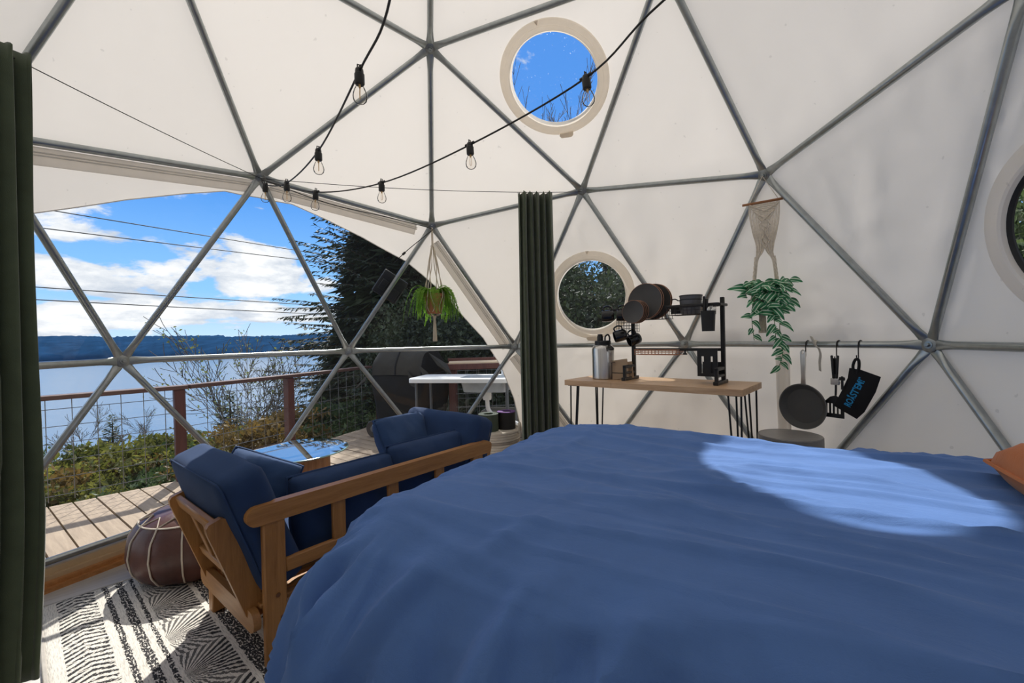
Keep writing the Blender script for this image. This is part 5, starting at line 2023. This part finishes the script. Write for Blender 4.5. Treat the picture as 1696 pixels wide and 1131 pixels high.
# ------------------------------------------------------------------ wooden table with hairpin legs
TO, TRZ = Vector((.89, 1.21, 0)), math.atan2(-.791, .612)
TL, TD, TH = 1.172, .45, .90
M['butcher'] = wood('butcher_block', (0.50, 0.29, 0.155), (0.74, 0.51, 0.31), 0.42, 1.3, 0)
table = thing('table', 'narrow wooden table on black hairpin legs against the canvas wall', 'table', TO, TRZ)
TM_ = MW[table.name]
tp = thing  # keep name short
for k in range(6):
    y0, y1 = k * TD / 6 + .0004, (k + 1) * TD / 6 - .0004
    cut = [.0, .37 + .21 * ((k * 5) % 3), TL]
    for a, b_ in zip(cut, cut[1:]):
        obj('stave', MB().box((a + .0003, y0, TH - .038), (b_ - .0003, y1, TH), None, .0012), plain if False else M['butcher'], table, smooth=False)
for x, sx in ((.055, -1), (TL - .055, 1)):
    for y, sy in ((.05, -1), (TD - .05, 1)):
        lg_ = MB()
        lg_.box((x - .035, y - .035, TH - .042), (x + .035, y + .035, TH - .038))
        foot_ = Vector((x + sx * .03, y + sy * .02, -.039))
        ax = []
        for ox, oy in ((-.034, -.0), (.0, .034), (.034, -.0)):
            ax.append(Vector((x + ox, y + oy * (-sy), TH - .04)))
        lg_.tube([ax[0], foot_ + Vector((-.006, 0, .0)), foot_ + Vector((0, 0, -.001)), foot_ + Vector((.006, 0, .0)), ax[2]], .0055, 8)
        lg_.tube([ax[1], foot_ + Vector((0, .008 * -sy, .004))], .0055, 8)
        obj('hairpin_leg', lg_, M['blackmetal'], table)

def TW(a, e, z): return TM_ @ Vector((a, e, z))

# ------------------------------------------------------------------ dish rack
rack = thing('dish_rack', 'black metal dish rack bridging the back of the wooden table', 'rack', TW(.40, .29, TH), TRZ)
RM = MW[rack.name]
def rl(a, e, z): return (a - .40, e - .29, z - TH)       # table frame -> rack frame
E0 = .29
def rbox(a0, a1, e0, e1, z0, z1, bev=.003): return MB().box(rl(a0, e0, z0), rl(a1, e1, z1), None, bev)
for a in (.40, .995):
    obj('upright', rbox(a - .012, a + .012, E0 - .012, E0 + .012, TH + .02, 1.435 if a > .9 else 1.40), M['blackmetal'], rack)
    ft = obj('foot', rbox(a - .014, a + .014, .12, .34, TH, TH + .022), M['blackmetal'], rack)
    br = MB()
    br.box(rl(a - .010, .135, TH + .02), rl(a + .010, .155, TH + .10), None, .002).box(rl(a - .010, .135, TH + .085), rl(a + .010, E0, TH + .105), None, .002).box(rl(a - .010, .155, TH + .045), rl(a + .010, E0, TH + .060), None, .002)
    obj('foot_bracket', br, M['blackmetal'], rack)
obj('top_bar', rbox(.235, .995, E0 - .075, E0 - .055, 1.382, 1.40), M['blackmetal'], rack)
obj('top_bar', rbox(.30, .995, E0 + .055, E0 + .075, 1.382, 1.40), M['blackmetal'], rack)
for a in (.40, .995): obj('cross_bar', rbox(a - .011, a + .011, E0 - .075, E0 + .075, 1.380, 1.398), M['blackmetal'], rack)
obj('middle_bar', rbox(.40, .995, E0 - .012, E0 + .012, 1.100, 1.118), M['blackmetal'], rack)
obj('adjusting_knob', MB().lathe([(.006, 1.10 - TH), (.006, 1.085 - TH), (.014, 1.083 - TH), (.014, 1.075 - TH), (0, 1.075 - TH)], 14, Matrix.Translation((.76 - .40, 0, 0))), M['blackmetal'], rack)

def basket_mesh(a0, a1, e0, e1, z0, z1, nx, ny, nz, r=.0016):
    mb = MB()
    P = lambda a, e, z: rl(a, e, z)
    for i in range(nz + 1):
        z = z0 + (z1 - z0) * i / nz
        rr5 = r * (1.7 if i == nz else 1)
        for q in (((a0, e0), (a1, e0)), ((a1, e0), (a1, e1)), ((a1, e1), (a0, e1)), ((a0, e1), (a0, e0))): mb.tube([P(*q[0], z), P(*q[1], z)], rr5, 5)
    for i in range(nx + 1):
        a = a0 + (a1 - a0) * i / nx
        mb.tube([P(a, e0, z1), P(a, e0, z0), P(a, e1, z0), P(a, e1, z1)], r, 5)
    for i in range(ny + 1):
        e = e0 + (e1 - e0) * i / ny
        mb.tube([P(a0, e, z1), P(a0, e, z0), P(a1, e, z0), P(a1, e, z1)], r, 5)
    return mb
obj('bowl_basket', basket_mesh(.68, .93, E0 - .075, E0 + .09, 1.335, 1.392, 10, 6, 2), M['blackmetal'], rack)
obj('side_basket', basket_mesh(.285, .40, E0 - .03, E0 + .10, 1.235, 1.345, 6, 5, 5), M['blackmetal'], rack)
pb = MB()
for i in range(11):
    a = .42 + i * .024
    pb.tube([rl(a, E0 - .07, 1.39), rl(a, E0 - .05, 1.315), rl(a, E0 + .05, 1.315), rl(a, E0 + .07, 1.39)], .0018, 5)
for e in (E0 - .05, E0, E0 + .05): pb.tube([rl(.41, e, 1.315), rl(.67, e, 1.315)], .0018, 5)
for i in range(6):
    a = .20 + i * .024
    pb.tube([rl(a, E0 - .05, 1.34), rl(a - .03, E0 - .01, 1.44)], .0018, 5)
obj('plate_wires', pb, M['blackmetal'], rack)
M['copperwire'] = plain('copper_wire', (0.45, 0.22, 0.14), 0.4, 0.7)
obj('tray_basket', basket_mesh(.44, .73, E0 - .07, E0 + .05, 1.075, 1.108, 12, 4, 2, .0018), M['copperwire'], rack)
# board holder with slots on the right
hb = MB()
for a0, a1 in ((.865, .89), (.905, .945), (.957, .985)):
    hb.box(rl(a0, E0 - .085, .945), rl(a1, E0 - .080, 1.115))
for z0, z1 in ((.945, .965), (1.07, 1.115)): hb.box(rl(.865, E0 - .0851, z0), rl(.985, E0 - .0799, z1))
hb.box(rl(.865, E0 - .08, .945), rl(.985, E0 + .02, .952)).box(rl(.865, E0 + .016, .945), rl(.985, E0 + .02, 1.03))
obj('board_holder', hb, M['blackmetal'], rack, smooth=False)
co = MB()
for i in range(3): pass
obj('card_holder', MB().tube([rl(.30, .15, TH + .002), rl(.30, .15, TH + .12), rl(.30, .24, TH + .12), rl(.30, .24, TH + .002)], .003, 6).tube([rl(.30, .15, TH + .05), rl(.41, .15, TH + .05)], .003, 6), M['blackmetal'], rack)

# ------------------------------------------------------------------ crockery
M['stoneware'] = plain('charcoal_stoneware', (0.058, 0.055, 0.053), 0.55, var=0.1, bmp=0.1, bscale=200)
M['copper_rim'] = plain('copper_rim', (0.42, 0.20, 0.11), 0.45, var=0.15)
FACE = Matrix(((1, 0, 0, 0), (0, 0, -1, 0), (0, 1, 0, 0), (0, 0, 0, 1)))       # z -> -y: a disc faces the room
def plate(r, label, a, e, z, group, tilt):
    mb = MB().lathe([(0, .004), (r * .62, .004), (r * .90, .014), (r * .985, .017), (r * .985, .014), (r * .90, .008), (r * .62, -.003), (0, -.003)], 48)
    t = obj('plate', mb, M['stoneware'])
    Mx = Matrix.Translation(TW(a, e, z)) @ Matrix.Rotation(TRZ, 4, 'Z') @ Matrix.Rotation(tilt, 4, 'X') @ FACE
    t.matrix_world = Mx
    tag(t, label, 'plate', group)
    obj('rim', MB().lathe([(r * .982, .0178), (r * 1.0, .0170), (r * 1.0, .0152), (r * .982, .0160)], 48, closed=True), M['copper_rim'], t, label='thin copper rim')
    return t
RL = .122
for k, (a, e, lb) in enumerate([(.530, .215, 'front dinner plate of the large pair on the left of the rack'), (.535, .232, 'second dinner plate, just behind the front large one'),
                                (.560, .290, 'third dinner plate, standing apart behind the first two'), (.562, .307, 'rearmost dinner plate on the rack')]):
    plate(RL, 'large charcoal ' + lb, a, e, 1.436, 'large dinner plates on the rack', -.10)
for k, nm in enumerate(['foremost', 'second', 'third', 'rearmost']):
    plate(.077, 'small charcoal side plate with copper rim, %s in the row of four' % nm, .496 + .004 * k, .105 + .017 * k, 1.364, 'small side plates on the rack', -.10)
M['enamel'] = plain('grey_enamel', (0.14, 0.14, 0.145), 0.42, var=0.08)
M['rimdark'] = plain('dark_rim', (0.02, 0.02, 0.02), 0.4)
for k, (z, r, lb) in enumerate([(1.338, .066, 'lowest of the stacked grey bowls in the wire basket'), (1.378, .069, 'middle of the stacked grey bowls in the wire basket'), (1.418, .071, 'topmost of the stacked grey bowls in the wire basket')]):
    h = .055 if k < 2 else .042
    t = solo('bowl', MB().lathe([(0, 0), (r * .80, 0), (r * .93, .012), (r, h), (r * .96, h), (r * .88, .014), (0, .006)], 36), M['enamel'], lb, 'bowl', TW(.80 + .002 * k, E0 + .0, z), TRZ, 'stacked bowls on the rack')
    obj('rim', MB().lathe([(r * 1.015, h - .005), (r * 1.02, h), (r * .95, h + .002), (r * .95, h - .003)], 36, closed=True), M['rimdark'], t)
t = solo('small_pan', MB().lathe([(0, 0), (.030, 0), (.034, .05), (.031, .05), (.028, .004), (0, .004)], 24), M['rimdark'], 'little black cup with a curved handle beside the grey bowls', 'cup', TW(.705, E0, 1.345), TRZ)
obj('handle', MB().tube(spline([(-.03, 0, .045), (-.045, 0, .065), (-.035, 0, .09), (-.005, 0, .098), (.02, 0, .085)], 5), .004, 6), M['rimdark'], t)
# cutlery holder
ch_ = thing('cutlery_holder', 'slim black cutlery holder hooked on the right of the rack', 'holder', TW(.940, E0 - .10, 1.225), TRZ)
hol = MB()
hp, hp2 = rr(.040, .024, .012), rr(.037, .021, .010)
ring2(hol, [(x * .86, y * .86) for x, y in hp], 0, hp, .125)
ring2(hol, hp, .125, hp2, .125)
ring2(hol, hp2, .125, [(x * .86, y * .86) for x, y in hp2], .004)
hol.add([(x * .86, y * .86, 0) for x, y in hp], [tuple(range(len(hp)))])
hol.add([(x * .86, y * .86, .004) for x, y in hp2], [tuple(range(len(hp2)))])
obj('cup', hol, M['blackmetal'], ch_, weld=True)
obj('hook', MB().tube([(-.01, .024, .11), (-.01, .03, .165), (-.01, .045, .168), (-.01, .05, .155)], .003, 6).tube([(.012, .024, .11), (.012, .03, .165), (.012, .045, .168), (.012, .05, .155)], .003, 6), M['blackmetal'], ch_)
M['cutlery'] = plain('steel_cutlery', (0.62, 0.62, 0.60), 0.22, 1.0)
for k, (x, y, h, kind) in enumerate([(-.022, 0, .20, 'knife'), (-.008, .006, .185, 'knife'), (.006, -.004, .175, 'spoon'), (.018, .005, .165, 'fork'), (.028, -.003, .16, 'spoon')]):
    mb = MB().box((-.004, -.0015, 0), (.004, .0015, h * .62), None, .001)
    black = kind == 'knife'
    if kind == 'knife':
        mb = MB().prism([(-.007, 0), (.007, .0), (.007, h * .5), (-.005, h * .55)], -.0007, .0007, FACE)
        lab = 'black handled knife standing %s in the cutlery holder' % ('leftmost' if k == 0 else 'second from the left')
    elif kind == 'spoon':
        mb.lathe([(0, -.020), (.009, -.012), (.012, 0), (.009, .012), (0, .020)], 12, Matrix.Translation((0, 0, h * .62 + .016)) @ Matrix.Scale(.3, 4, (0, 1, 0)))
        lab = 'steel spoon standing %s in the cutlery holder' % ('in the middle' if k == 2 else 'rightmost')
    else:
        mb.box((-.010, -.001, h * .6), (.010, .001, h * .72), None, .001)
        for q in (-.008, -.0027, .0027, .008): mb.box((q - .0015, -.0008, h * .71), (q + .0015, .0008, h * .9))
        lab = 'steel fork standing in the cutlery holder'
    o = solo('table_' + kind, mb, M['cutlery'], lab, kind, TM_ @ Vector((.940 + x, E0 - .10 + y, 1.231)), TRZ, 'cutlery in the holder', ang=40)
    if black: obj('knife_handle', MB().box((-.008, -.005, h * .5), (.008, .005, h * 1.05), None, .003), M['blackmetal'], o)
# mugs hanging at the left
M['mug'] = plain('black_glazed_mug', (0.012, 0.012, 0.013), 0.18, var=0.1)
def mug(label, a, e, z, rot):
    t = obj('mug', MB().lathe([(0, 0), (.030, 0), (.038, .008), (.041, .03), (.041, .075), (.038, .085), (.036, .085), (.037, .074), (.036, .012), (0, .006)], 32), M['mug'])
    t.matrix_world = Matrix.Translation(TW(a, e, z)) @ Matrix.Rotation(TRZ, 4, 'Z') @ rot
    tag(t, label, 'mug', 'black mugs on the rack')
    obj('handle', MB().tube(spline([(.039, 0, .070), (.060, 0, .072), (.070, 0, .045), (.060, 0, .020), (.039, 0, .018)], 6), .0055, 8), M['mug'], t)
RYm = lambda a: Matrix.Rotation(a, 4, 'Y')
mug('black mug lying furthest left on the rack, mouth towards the window', .300, .20, 1.350, Matrix.Rotation(.5, 4, 'Z') @ RYm(-PI / 2))
mug('black mug beside the small plates on the rack', .395, .24, 1.350, Matrix.Rotation(.5, 4, 'Z') @ RYm(-PI / 2))
mug('black mug hanging by its handle under the wire basket', .385, .21, 1.220, Matrix.Rotation(.7, 4, 'Z') @ RYm(-PI / 2 - .25))
mug('black mug hanging lower behind the left upright', .432, .32, 1.195, Matrix.Rotation(.9, 4, 'Z') @ RYm(-PI / 2 - .35))
# steel jug and wooden boards
m, b = newmat('brushed_steel')
n = tex_noise(coords('Object', (40, 40, 1.5)), 3, 3)
setin(b, Base_Color=ramp(n, [(.3, (.50, .48, .46)), (.7, (.68, .66, .63))]), Metallic=1.0, Roughness=0.28)
M['brushed'] = m
jg = thing('steel_jug', 'large brushed steel water jug with black lid, left on the wooden table', 'jug', TW(.205, .20, TH), TRZ)
obj('bottle', MB().lathe([(0, 0), (.074, 0), (.079, .006), (.079, .215), (.074, .232), (.058, .245), (.052, .248), (0, .248)], 40), M['brushed'], jg)
ld = obj('lid', MB().lathe([(.055, .244), (.058, .247), (.058, .270), (.052, .276), (0, .276)], 32), M['blackmetal'], jg)
obj('spout_cap', MB().lathe([(.022, .276), (.022, .305), (.018, .312), (.018, .322), (0, .324)], 20, Matrix.Translation((-.018, -.005, 0))), M['blackmetal'], ld)
obj('carry_loop', MB().tube(spline([(.018, 0, .276), (.022, 0, .305), (.042, 0, .318), (.055, 0, .300), (.054, 0, .262)], 6), .006, 8), M['blackmetal'], ld)
obj('handle', MB().tube(spline([(.056, -.02, .240), (.085, -.04, .236), (.105, -.05, .225), (.112, -.05, .215)], 5), .0065, 8).tube(spline([(.112, -.05, .215), (.09, -.06, .214), (.06, -.05, .222)], 4), .006, 8), M['blackmetal'], jg)
M['cardboard'] = plain('tan_board', (0.46, 0.33, 0.22), 0.8, var=0.08)
for k, (a, lb) in enumerate([(.315, 'tan board leaning in the holder beside the steel jug'), (.335, 'second tan board leaning just behind, at the left foot of the rack')]):
    o = obj('small_board', MB().box((-.062, -.003, 0), (.062, .003, .135 - .02 * k), None, .002), M['cardboard'])
    o.matrix_world = Matrix.Translation(TW(a + .03, .19 + .03 * k, TH + .006)) @ Matrix.Rotation(TRZ + .25, 4, 'Z') @ Matrix.Rotation(-.14, 4, 'Y') @ Matrix.Rotation(-.18, 4, 'X')
    tag(o, lb, 'board', 'tan boards in the holder')
    obj('edge', MB().box((-.060, -.0034, .128 - .02 * k), (.060, .0034, .1355 - .02 * k)), plain('board_edge', (0.52, 0.40, 0.28), 0.8), o)

# ------------------------------------------------------------------ hooks, pan, utensils and pouch on the wall tube
DEd = (VP[hE] - VP[hD]).normalized()
NIN = Vector((-.951, -.309, 0))
wrz = math.atan2(DEd.y, DEd.x)
def on_tube(t): return VP[hD] + (VP[hE] - VP[hD]) * t
def hook(t, label, drop=.155):
    q = on_tube(t)
    th = thing('hook', label, 'hook', q, wrz, 'black hooks on the wall tube')
    # local: x along the tube, y outwards (away from the room), z up
    pts = [(0, .024, -.008), (0, .020, .016), (0, 0, .0245), (0, -.020, .016), (0, -.0255, 0), (0, -.027, -.06), (.001, -.028, -drop + .02), (0, -.034, -drop), (0, -.046, -drop + .004), (0, -.050, -drop + .03)]
    obj('hook_wire', MB().tube(spline(pts, 5), .0032, 7), M['blackmetal'], th)
    return th, q
M['panmat'] = plain('grey_nonstick', (0.085, 0.085, 0.082), 0.5, var=0.1, scale=6)
M['panrim'] = plain('grey_enamel_rim', (0.13, 0.13, 0.125), 0.4)
h1, q1 = hook(.6135, 'black hook that carries the frying pan', .085)
h2, q2 = hook(.726, 'black hook that carries the spatula and bottle opener', .10)
h3, q3 = hook(.7985, 'black hook that carries the black pouch', .09)
pan = thing('frying_pan', 'grey frying pan hanging from the hook nearest the table, inside facing out', 'pan', q1 + NIN * .060 + Vector((0, 0, -.045)), wrz)
# local: y away from the room; the pan opens towards -y
pc_ = Matrix.Translation((0, .012, -.345)) @ FACE
obj('pan_body', MB().lathe([(0, 0), (.108, 0), (.138, .030), (.142, .034), (.136, .034), (.108, .006), (0, .004)], 56, pc_), M['panmat'], pan)
obj('pan_rim', MB().lathe([(.1385, .0345), (.143, .0345), (.144, .032), (.140, .030)], 56, pc_, closed=True), M['panrim'], pan)
hd = obj('pan_handle', MB().prism([(-.014, -.215), (.014, -.215), (.011, -.16), (.015, -.06), (.016, -.01), (.010, 0), (.006, 0), (.006, -.022), (-.006, -.022), (-.006, 0), (-.010, 0), (-.016, -.01), (-.015, -.06), (-.011, -.16)], -.006, .004, Matrix(((1, 0, 0, 0), (0, 0, -1, 0), (0, 1, 0, .008), (0, 0, 0, 1)))), M['brushed'], pan, ang=30)
obj('handle_eye', MB().tube([(-.012, .0, -.012), (-.008, 0, .006), (0, 0, .012), (.008, 0, .006), (.012, 0, -.012)], .004, 7), M['brushed'], hd)
# spatula and opener
sp2 = thing('spatula', 'black slotted spatula hanging from the middle hook', 'spatula', q2 + NIN * .045 + Vector((0, 0, -.08)), wrz)
bl_ = MB()
for x0, x1 in ((-.062, -.046), (-.036, -.026), (-.016, -.006), (.006, .014), (.026, .044)):
    bl_.box((x0, -.002, -.345), (x1, .002, -.275))
bl_.box((-.062, -.0021, -.36), (.044, .0021, -.335)).prism([(-.062, -.275), (.044, -.275), (.030, -.245), (0, -.225), (-.03, -.235), (-.055, -.26)], -.002, .002, MXZ)
obj('slotted_blade', bl_, M['blackmetal'], sp2, smooth=False)
obj('handle', MB().tube(spline([(.0, 0, -.225), (.002, 0, -.17), (0, 0, -.10)], 4), .006, 8).box((-.016, -.006, -.10), (.016, .006, .0), None, .005), M['blackmetal'], sp2)
op = thing('can_opener', 'black and steel can opener hanging on top of the spatula', 'opener', q2 + NIN * .062 + Vector((0, 0, -.075)), wrz)
for s in (-1, 1):
    obj('handle', MB().box((-.007, -.005, -.13), (.007, .005, .012), Matrix.Translation((s * .016 + .006, 0, 0)) @ Matrix.Rotation(s * .06, 4, 'Y'), .004), M['blackmetal'], op)
obj('steel_jaw', MB().box((-.018, -.006, -.165), (.030, .006, -.125), None, .003).lathe([(0, -.010), (.014, -.010), (.014, -.006), (0, -.006)], 16, Matrix.Translation((.02, -.008, -.15)) @ FACE), M['cutlery'], op)
obj('turning_key', MB().box((.030, -.012, -.135), (.062, -.005, -.115), None, .003).box((.040, -.012, -.19), (.054, -.005, -.11), None, .003), M['blackmetal'], op)
# pouch with lettering
M['pouch'] = cloth('black_canvas_pouch', (0.011, 0.011, 0.013), 0.2, 0.85, 0.1)
m, b = newmat('blue_print')
setin(b, Base_Color=ramp(tex_noise(coords('Object'), 90, 2), [(.3, (.01, .25, .56)), (.7, (.015, .32, .66))]), Roughness=0.6)
M['blueprint'] = m
po = thing('pouch', 'black zip pouch with blue lettering hanging by its corner from the last hook', 'pouch', q3 + NIN * .05 + Vector((0, 0, -.075)), wrz)
# outline in the wall plane (x along the tube, z)
outl = [(.012, -.006), (.085, -.085), (.128, -.068), (.105, -.16), (.075, -.255), (.026, -.325), (-.030, -.290), (-.078, -.265), (-.058, -.19), (-.045, -.11), (-.012, -.010)]
def inside_grid(outline, n, thick):
    mb = MB()
    c = Vector((sum(p[0] for p in outline) / len(outline), sum(p[1] for p in outline) / len(outline)))
    P = []
    for i in range(len(outline)):
        a, b_ = Vector(outline[i]), Vector(outline[(i + 1) % len(outline)])
        for k in range(4): P.append(a.lerp(b_, k / 4))
    m_ = len(P)
    for s in (-1, 1):
        vs = [(c.x, s * thick, c.y)]
        for r in range(1, n + 1):
            f = r / n
            for p in P:
                q = c.lerp(p, f)
                vs.append((q.x, s * thick * max(0, 1 - f ** 3) + s * .0015, q.y))
        fs = [(0, 1 + j, 1 + (j + 1) % m_) for j in range(m_)]
        for r in range(n - 1):
            for j in range(m_): fs.append((1 + r * m_ + j, 1 + (r + 1) * m_ + j, 1 + (r + 1) * m_ + (j + 1) % m_, 1 + r * m_ + (j + 1) % m_))
        mb.add(vs, fs)
    last = [(p.x, p.y) for p in P]
    return mb.add([(x, -.0015, z) for x, z in last] + [(x, .0015, z) for x, z in last], [(j, (j + 1) % m_, m_ + (j + 1) % m_, m_ + j) for j in range(m_)])
obj('pouch_body', inside_grid([(-.040, -.092), (.140, -.150), (.062, -.345), (-.098, -.268)] if False else [(-.036, -.060), (.02, -.068), (.115, -.103), (.090, -.19), (.035, -.31), (-.003, -.355), (-.06, -.325), (-.12, -.292), (-.078, -.20), (-.045, -.12)], 6, .010), M['pouch'], po, ang=60)
obj('wrist_loop', MB().tube(spline([(-.012, 0, -.095), (-.018, 0, -.05), (-.006, 0, -.012), (.010, 0, -.012), (.012, 0, -.05), (.004, 0, -.095)], 5), .008, 8), M['pouch'], po)
obj('zip_pull', MB().box((-.052, -.004, -.115), (-.036, .004, -.075), Matrix.Rotation(-.2, 4, 'Y'), .003), plain('tan_leather_pull', (0.40, 0.24, 0.13), 0.6), po)
def text_mesh(s, size):
    cu = bpy.data.curves.new('lettering', 'FONT')
    cu.body = s
    cu.size = size
    cu.extrude = .0006
    cu.offset = .0012
    cu.align_x = 'LEFT'
    to = bpy.data.objects.new('lettering', cu)
    COL.objects.link(to)
    dg = bpy.context.evaluated_depsgraph_get()
    me = bpy.data.meshes.new_from_object(to.evaluated_get(dg))
    bpy.data.objects.remove(to)
    return me
def add_text(s, size, x, z, ang, sx=.72):
    me = text_mesh(s, size)
    me.name = 'lettering'
    me.transform(Matrix.Translation((x, -.0125, z)) @ Matrix.Rotation(-ang, 4, 'Y') @ MXZ @ Matrix.Scale(sx, 4, (1, 0, 0)))
    me.materials.clear()
    me.materials.append(M['blueprint'])
    o = bpy.data.objects.new('lettering', me)
    put(o, po)
    o['label'] = 'bright blue lettering'
TA = 1.13
ux_, uz_ = math.cos(TA), math.sin(TA)
TX, TZ = -.030, -.290
def run(s, size, along, up, want):
    """one piece of the lettering, starting `along` metres into the line, `want` metres wide"""
    me = text_mesh(s, size)
    xs = [v.co.x for v in me.vertices]
    k = want / (max(xs) - min(xs))
    me.name = 'lettering'
    me.transform(Matrix.Translation((TX + ux_ * along - uz_ * up, -.0135, TZ + uz_ * along + ux_ * up)) @ Matrix.Rotation(-TA, 4, 'Y') @ MXZ @ Matrix.Diagonal((k, 1, 1, 1)) @ Matrix.Translation((-min(xs), 0, 0)))
    me.materials.clear()
    me.materials.append(M['blueprint'])
    o = bpy.data.objects.new('lettering', me)
    put(o, po)
    o['label'] = 'bright blue lettering'
run("RO", .050, 0, 0, .045)
run("A", .034, .047, 0, .020)
run("ST'EM!", .050, .069, 0, .105)
run("TM", .009, .176, .028, .009)
# tongs-like flame over the small letter
fm = MB().prism([(-.003, 0), (.003, 0), (.005, .020), (.002, .012), (-.001, .018), (-.005, .010)], -.0006, .0006, Matrix.Translation((TX + ux_ * .057 - uz_ * .027, -.0135, TZ + uz_ * .057 + ux_ * .027)) @ Matrix.Rotation(-TA, 4, 'Y') @ MXZ)
obj('lettering', fm, M['blueprint'], po, smooth=False)
# pale ribbon tied round the tube
M['ribbon'] = plain('pale_ribbon', (0.66, 0.62, 0.54), 0.8, bmp=0.2)
qr = on_tube(.652)
rb_ = thing('ribbon', 'pale cloth tie knotted round the wall tube right of the pan', 'ribbon', qr, wrz)
def band(pts, w, name='tie'):
    P = spline(pts, 6)
    mb = MB()
    vs = []
    for i, p in enumerate(P): vs += [p + Vector((-w, 0, .004)), p + Vector((w, 0, -.004))]
    mb.add(vs, [(2 * i, 2 * i + 1, 2 * i + 3, 2 * i + 2) for i in range(len(P) - 1)])
    o = obj(name, mb, M['ribbon'], rb_, ang=80)
    so = o.modifiers.new('thick', 'SOLIDIFY'); so.thickness = .0012
band([(-.030, -.020, .052), (-.018, -.026, .03), (-.004, -.027, .0), (.010, -.026, -.022), (.020, -.024, -.030)], .009)
band([(-.006, -.024, .004), (-.008, -.018, .020), (-.006, .002, .0255), (-.004, .022, .014), (0, .024, -.010)], .009)
band([(.012, -.022, -.018), (.020, -.016, -.06), (.014, -.014, -.11), (.016, -.014, -.165)], .007)

# ------------------------------------------------------------------ round bin behind the bed
m = pane_mat('smoked_plastic', (0.62, 0.60, 0.58), 1.45)
bn = thing('waste_bin', 'round grey bin with a smoky translucent lid behind the bed, under the pan', 'bin', (2.035, .425, FZ + .035))
obj('bin_body', MB().lathe([(0, -.035), (.133, -.035), (.135, 0), (.150, .01), (.165, .605), (.160, .605), (.145, .012), (0, .010)], 48), plain('grey_plastic_bin', (0.16, 0.155, 0.15), 0.5), bn)
obj('lid_band', MB().lathe([(.166, .600), (.169, .603), (.169, .655), (.165, .660), (.163, .656), (.163, .600)], 48, closed=True), plain('taupe_band', (0.20, 0.19, 0.18), 0.4), bn)
obj('lid_top', MB().lathe([(.164, .658), (.10, .661), (.0005, .662)], 48, cap=False), plain('taupe_lid', (0.30, 0.285, 0.27), 0.35), bn)

# ------------------------------------------------------------------ the low furniture stands on the floor, 10 cm under the base tubes
KF = (CAM.z - FZ) / CAM.z
GR = Matrix.Translation(CAM) @ Matrix.Scale(KF, 4) @ Matrix.Translation(-CAM)
bpy.context.view_layer.update()
for o in list(COL.objects):
    if o.parent is None and o.name.split('.')[0] in ('sofa', 'seat_cushion', 'end_cushion', 'back_cushion', 'scatter_pillow', 'pouf', 'rug', 'stump_table', 'basket', 'rolled_mat'):
        g_ = GR
        if o.name.startswith('stump'):          # stands a little nearer, clear of the window
            g_ = Matrix.Translation(CAM) @ Matrix.Scale(1.031, 4) @ Matrix.Translation(-CAM)
        o.matrix_basis = g_ @ o.matrix_basis
        if o.name.split('.')[0] in ('sofa', 'pouf') or 'cushion' in o.name or 'scatter' in o.name:
            o.location.z += .0125               # on the rug
# the table with all that stands on it
KT = (CAM.z - .886) / (CAM.z - .90)
GT = Matrix.Translation(CAM) @ Matrix.Scale(KT, 4) @ Matrix.Translation(-CAM)
for o in list(COL.objects):
    if o.parent is None and o.name.split('.')[0] in ('table', 'dish_rack', 'plate', 'bowl', 'small_pan', 'cutlery_holder', 'table_knife', 'table_spoon', 'table_fork', 'mug', 'steel_jug', 'small_board'):
        o.matrix_basis = GT @ o.matrix_basis
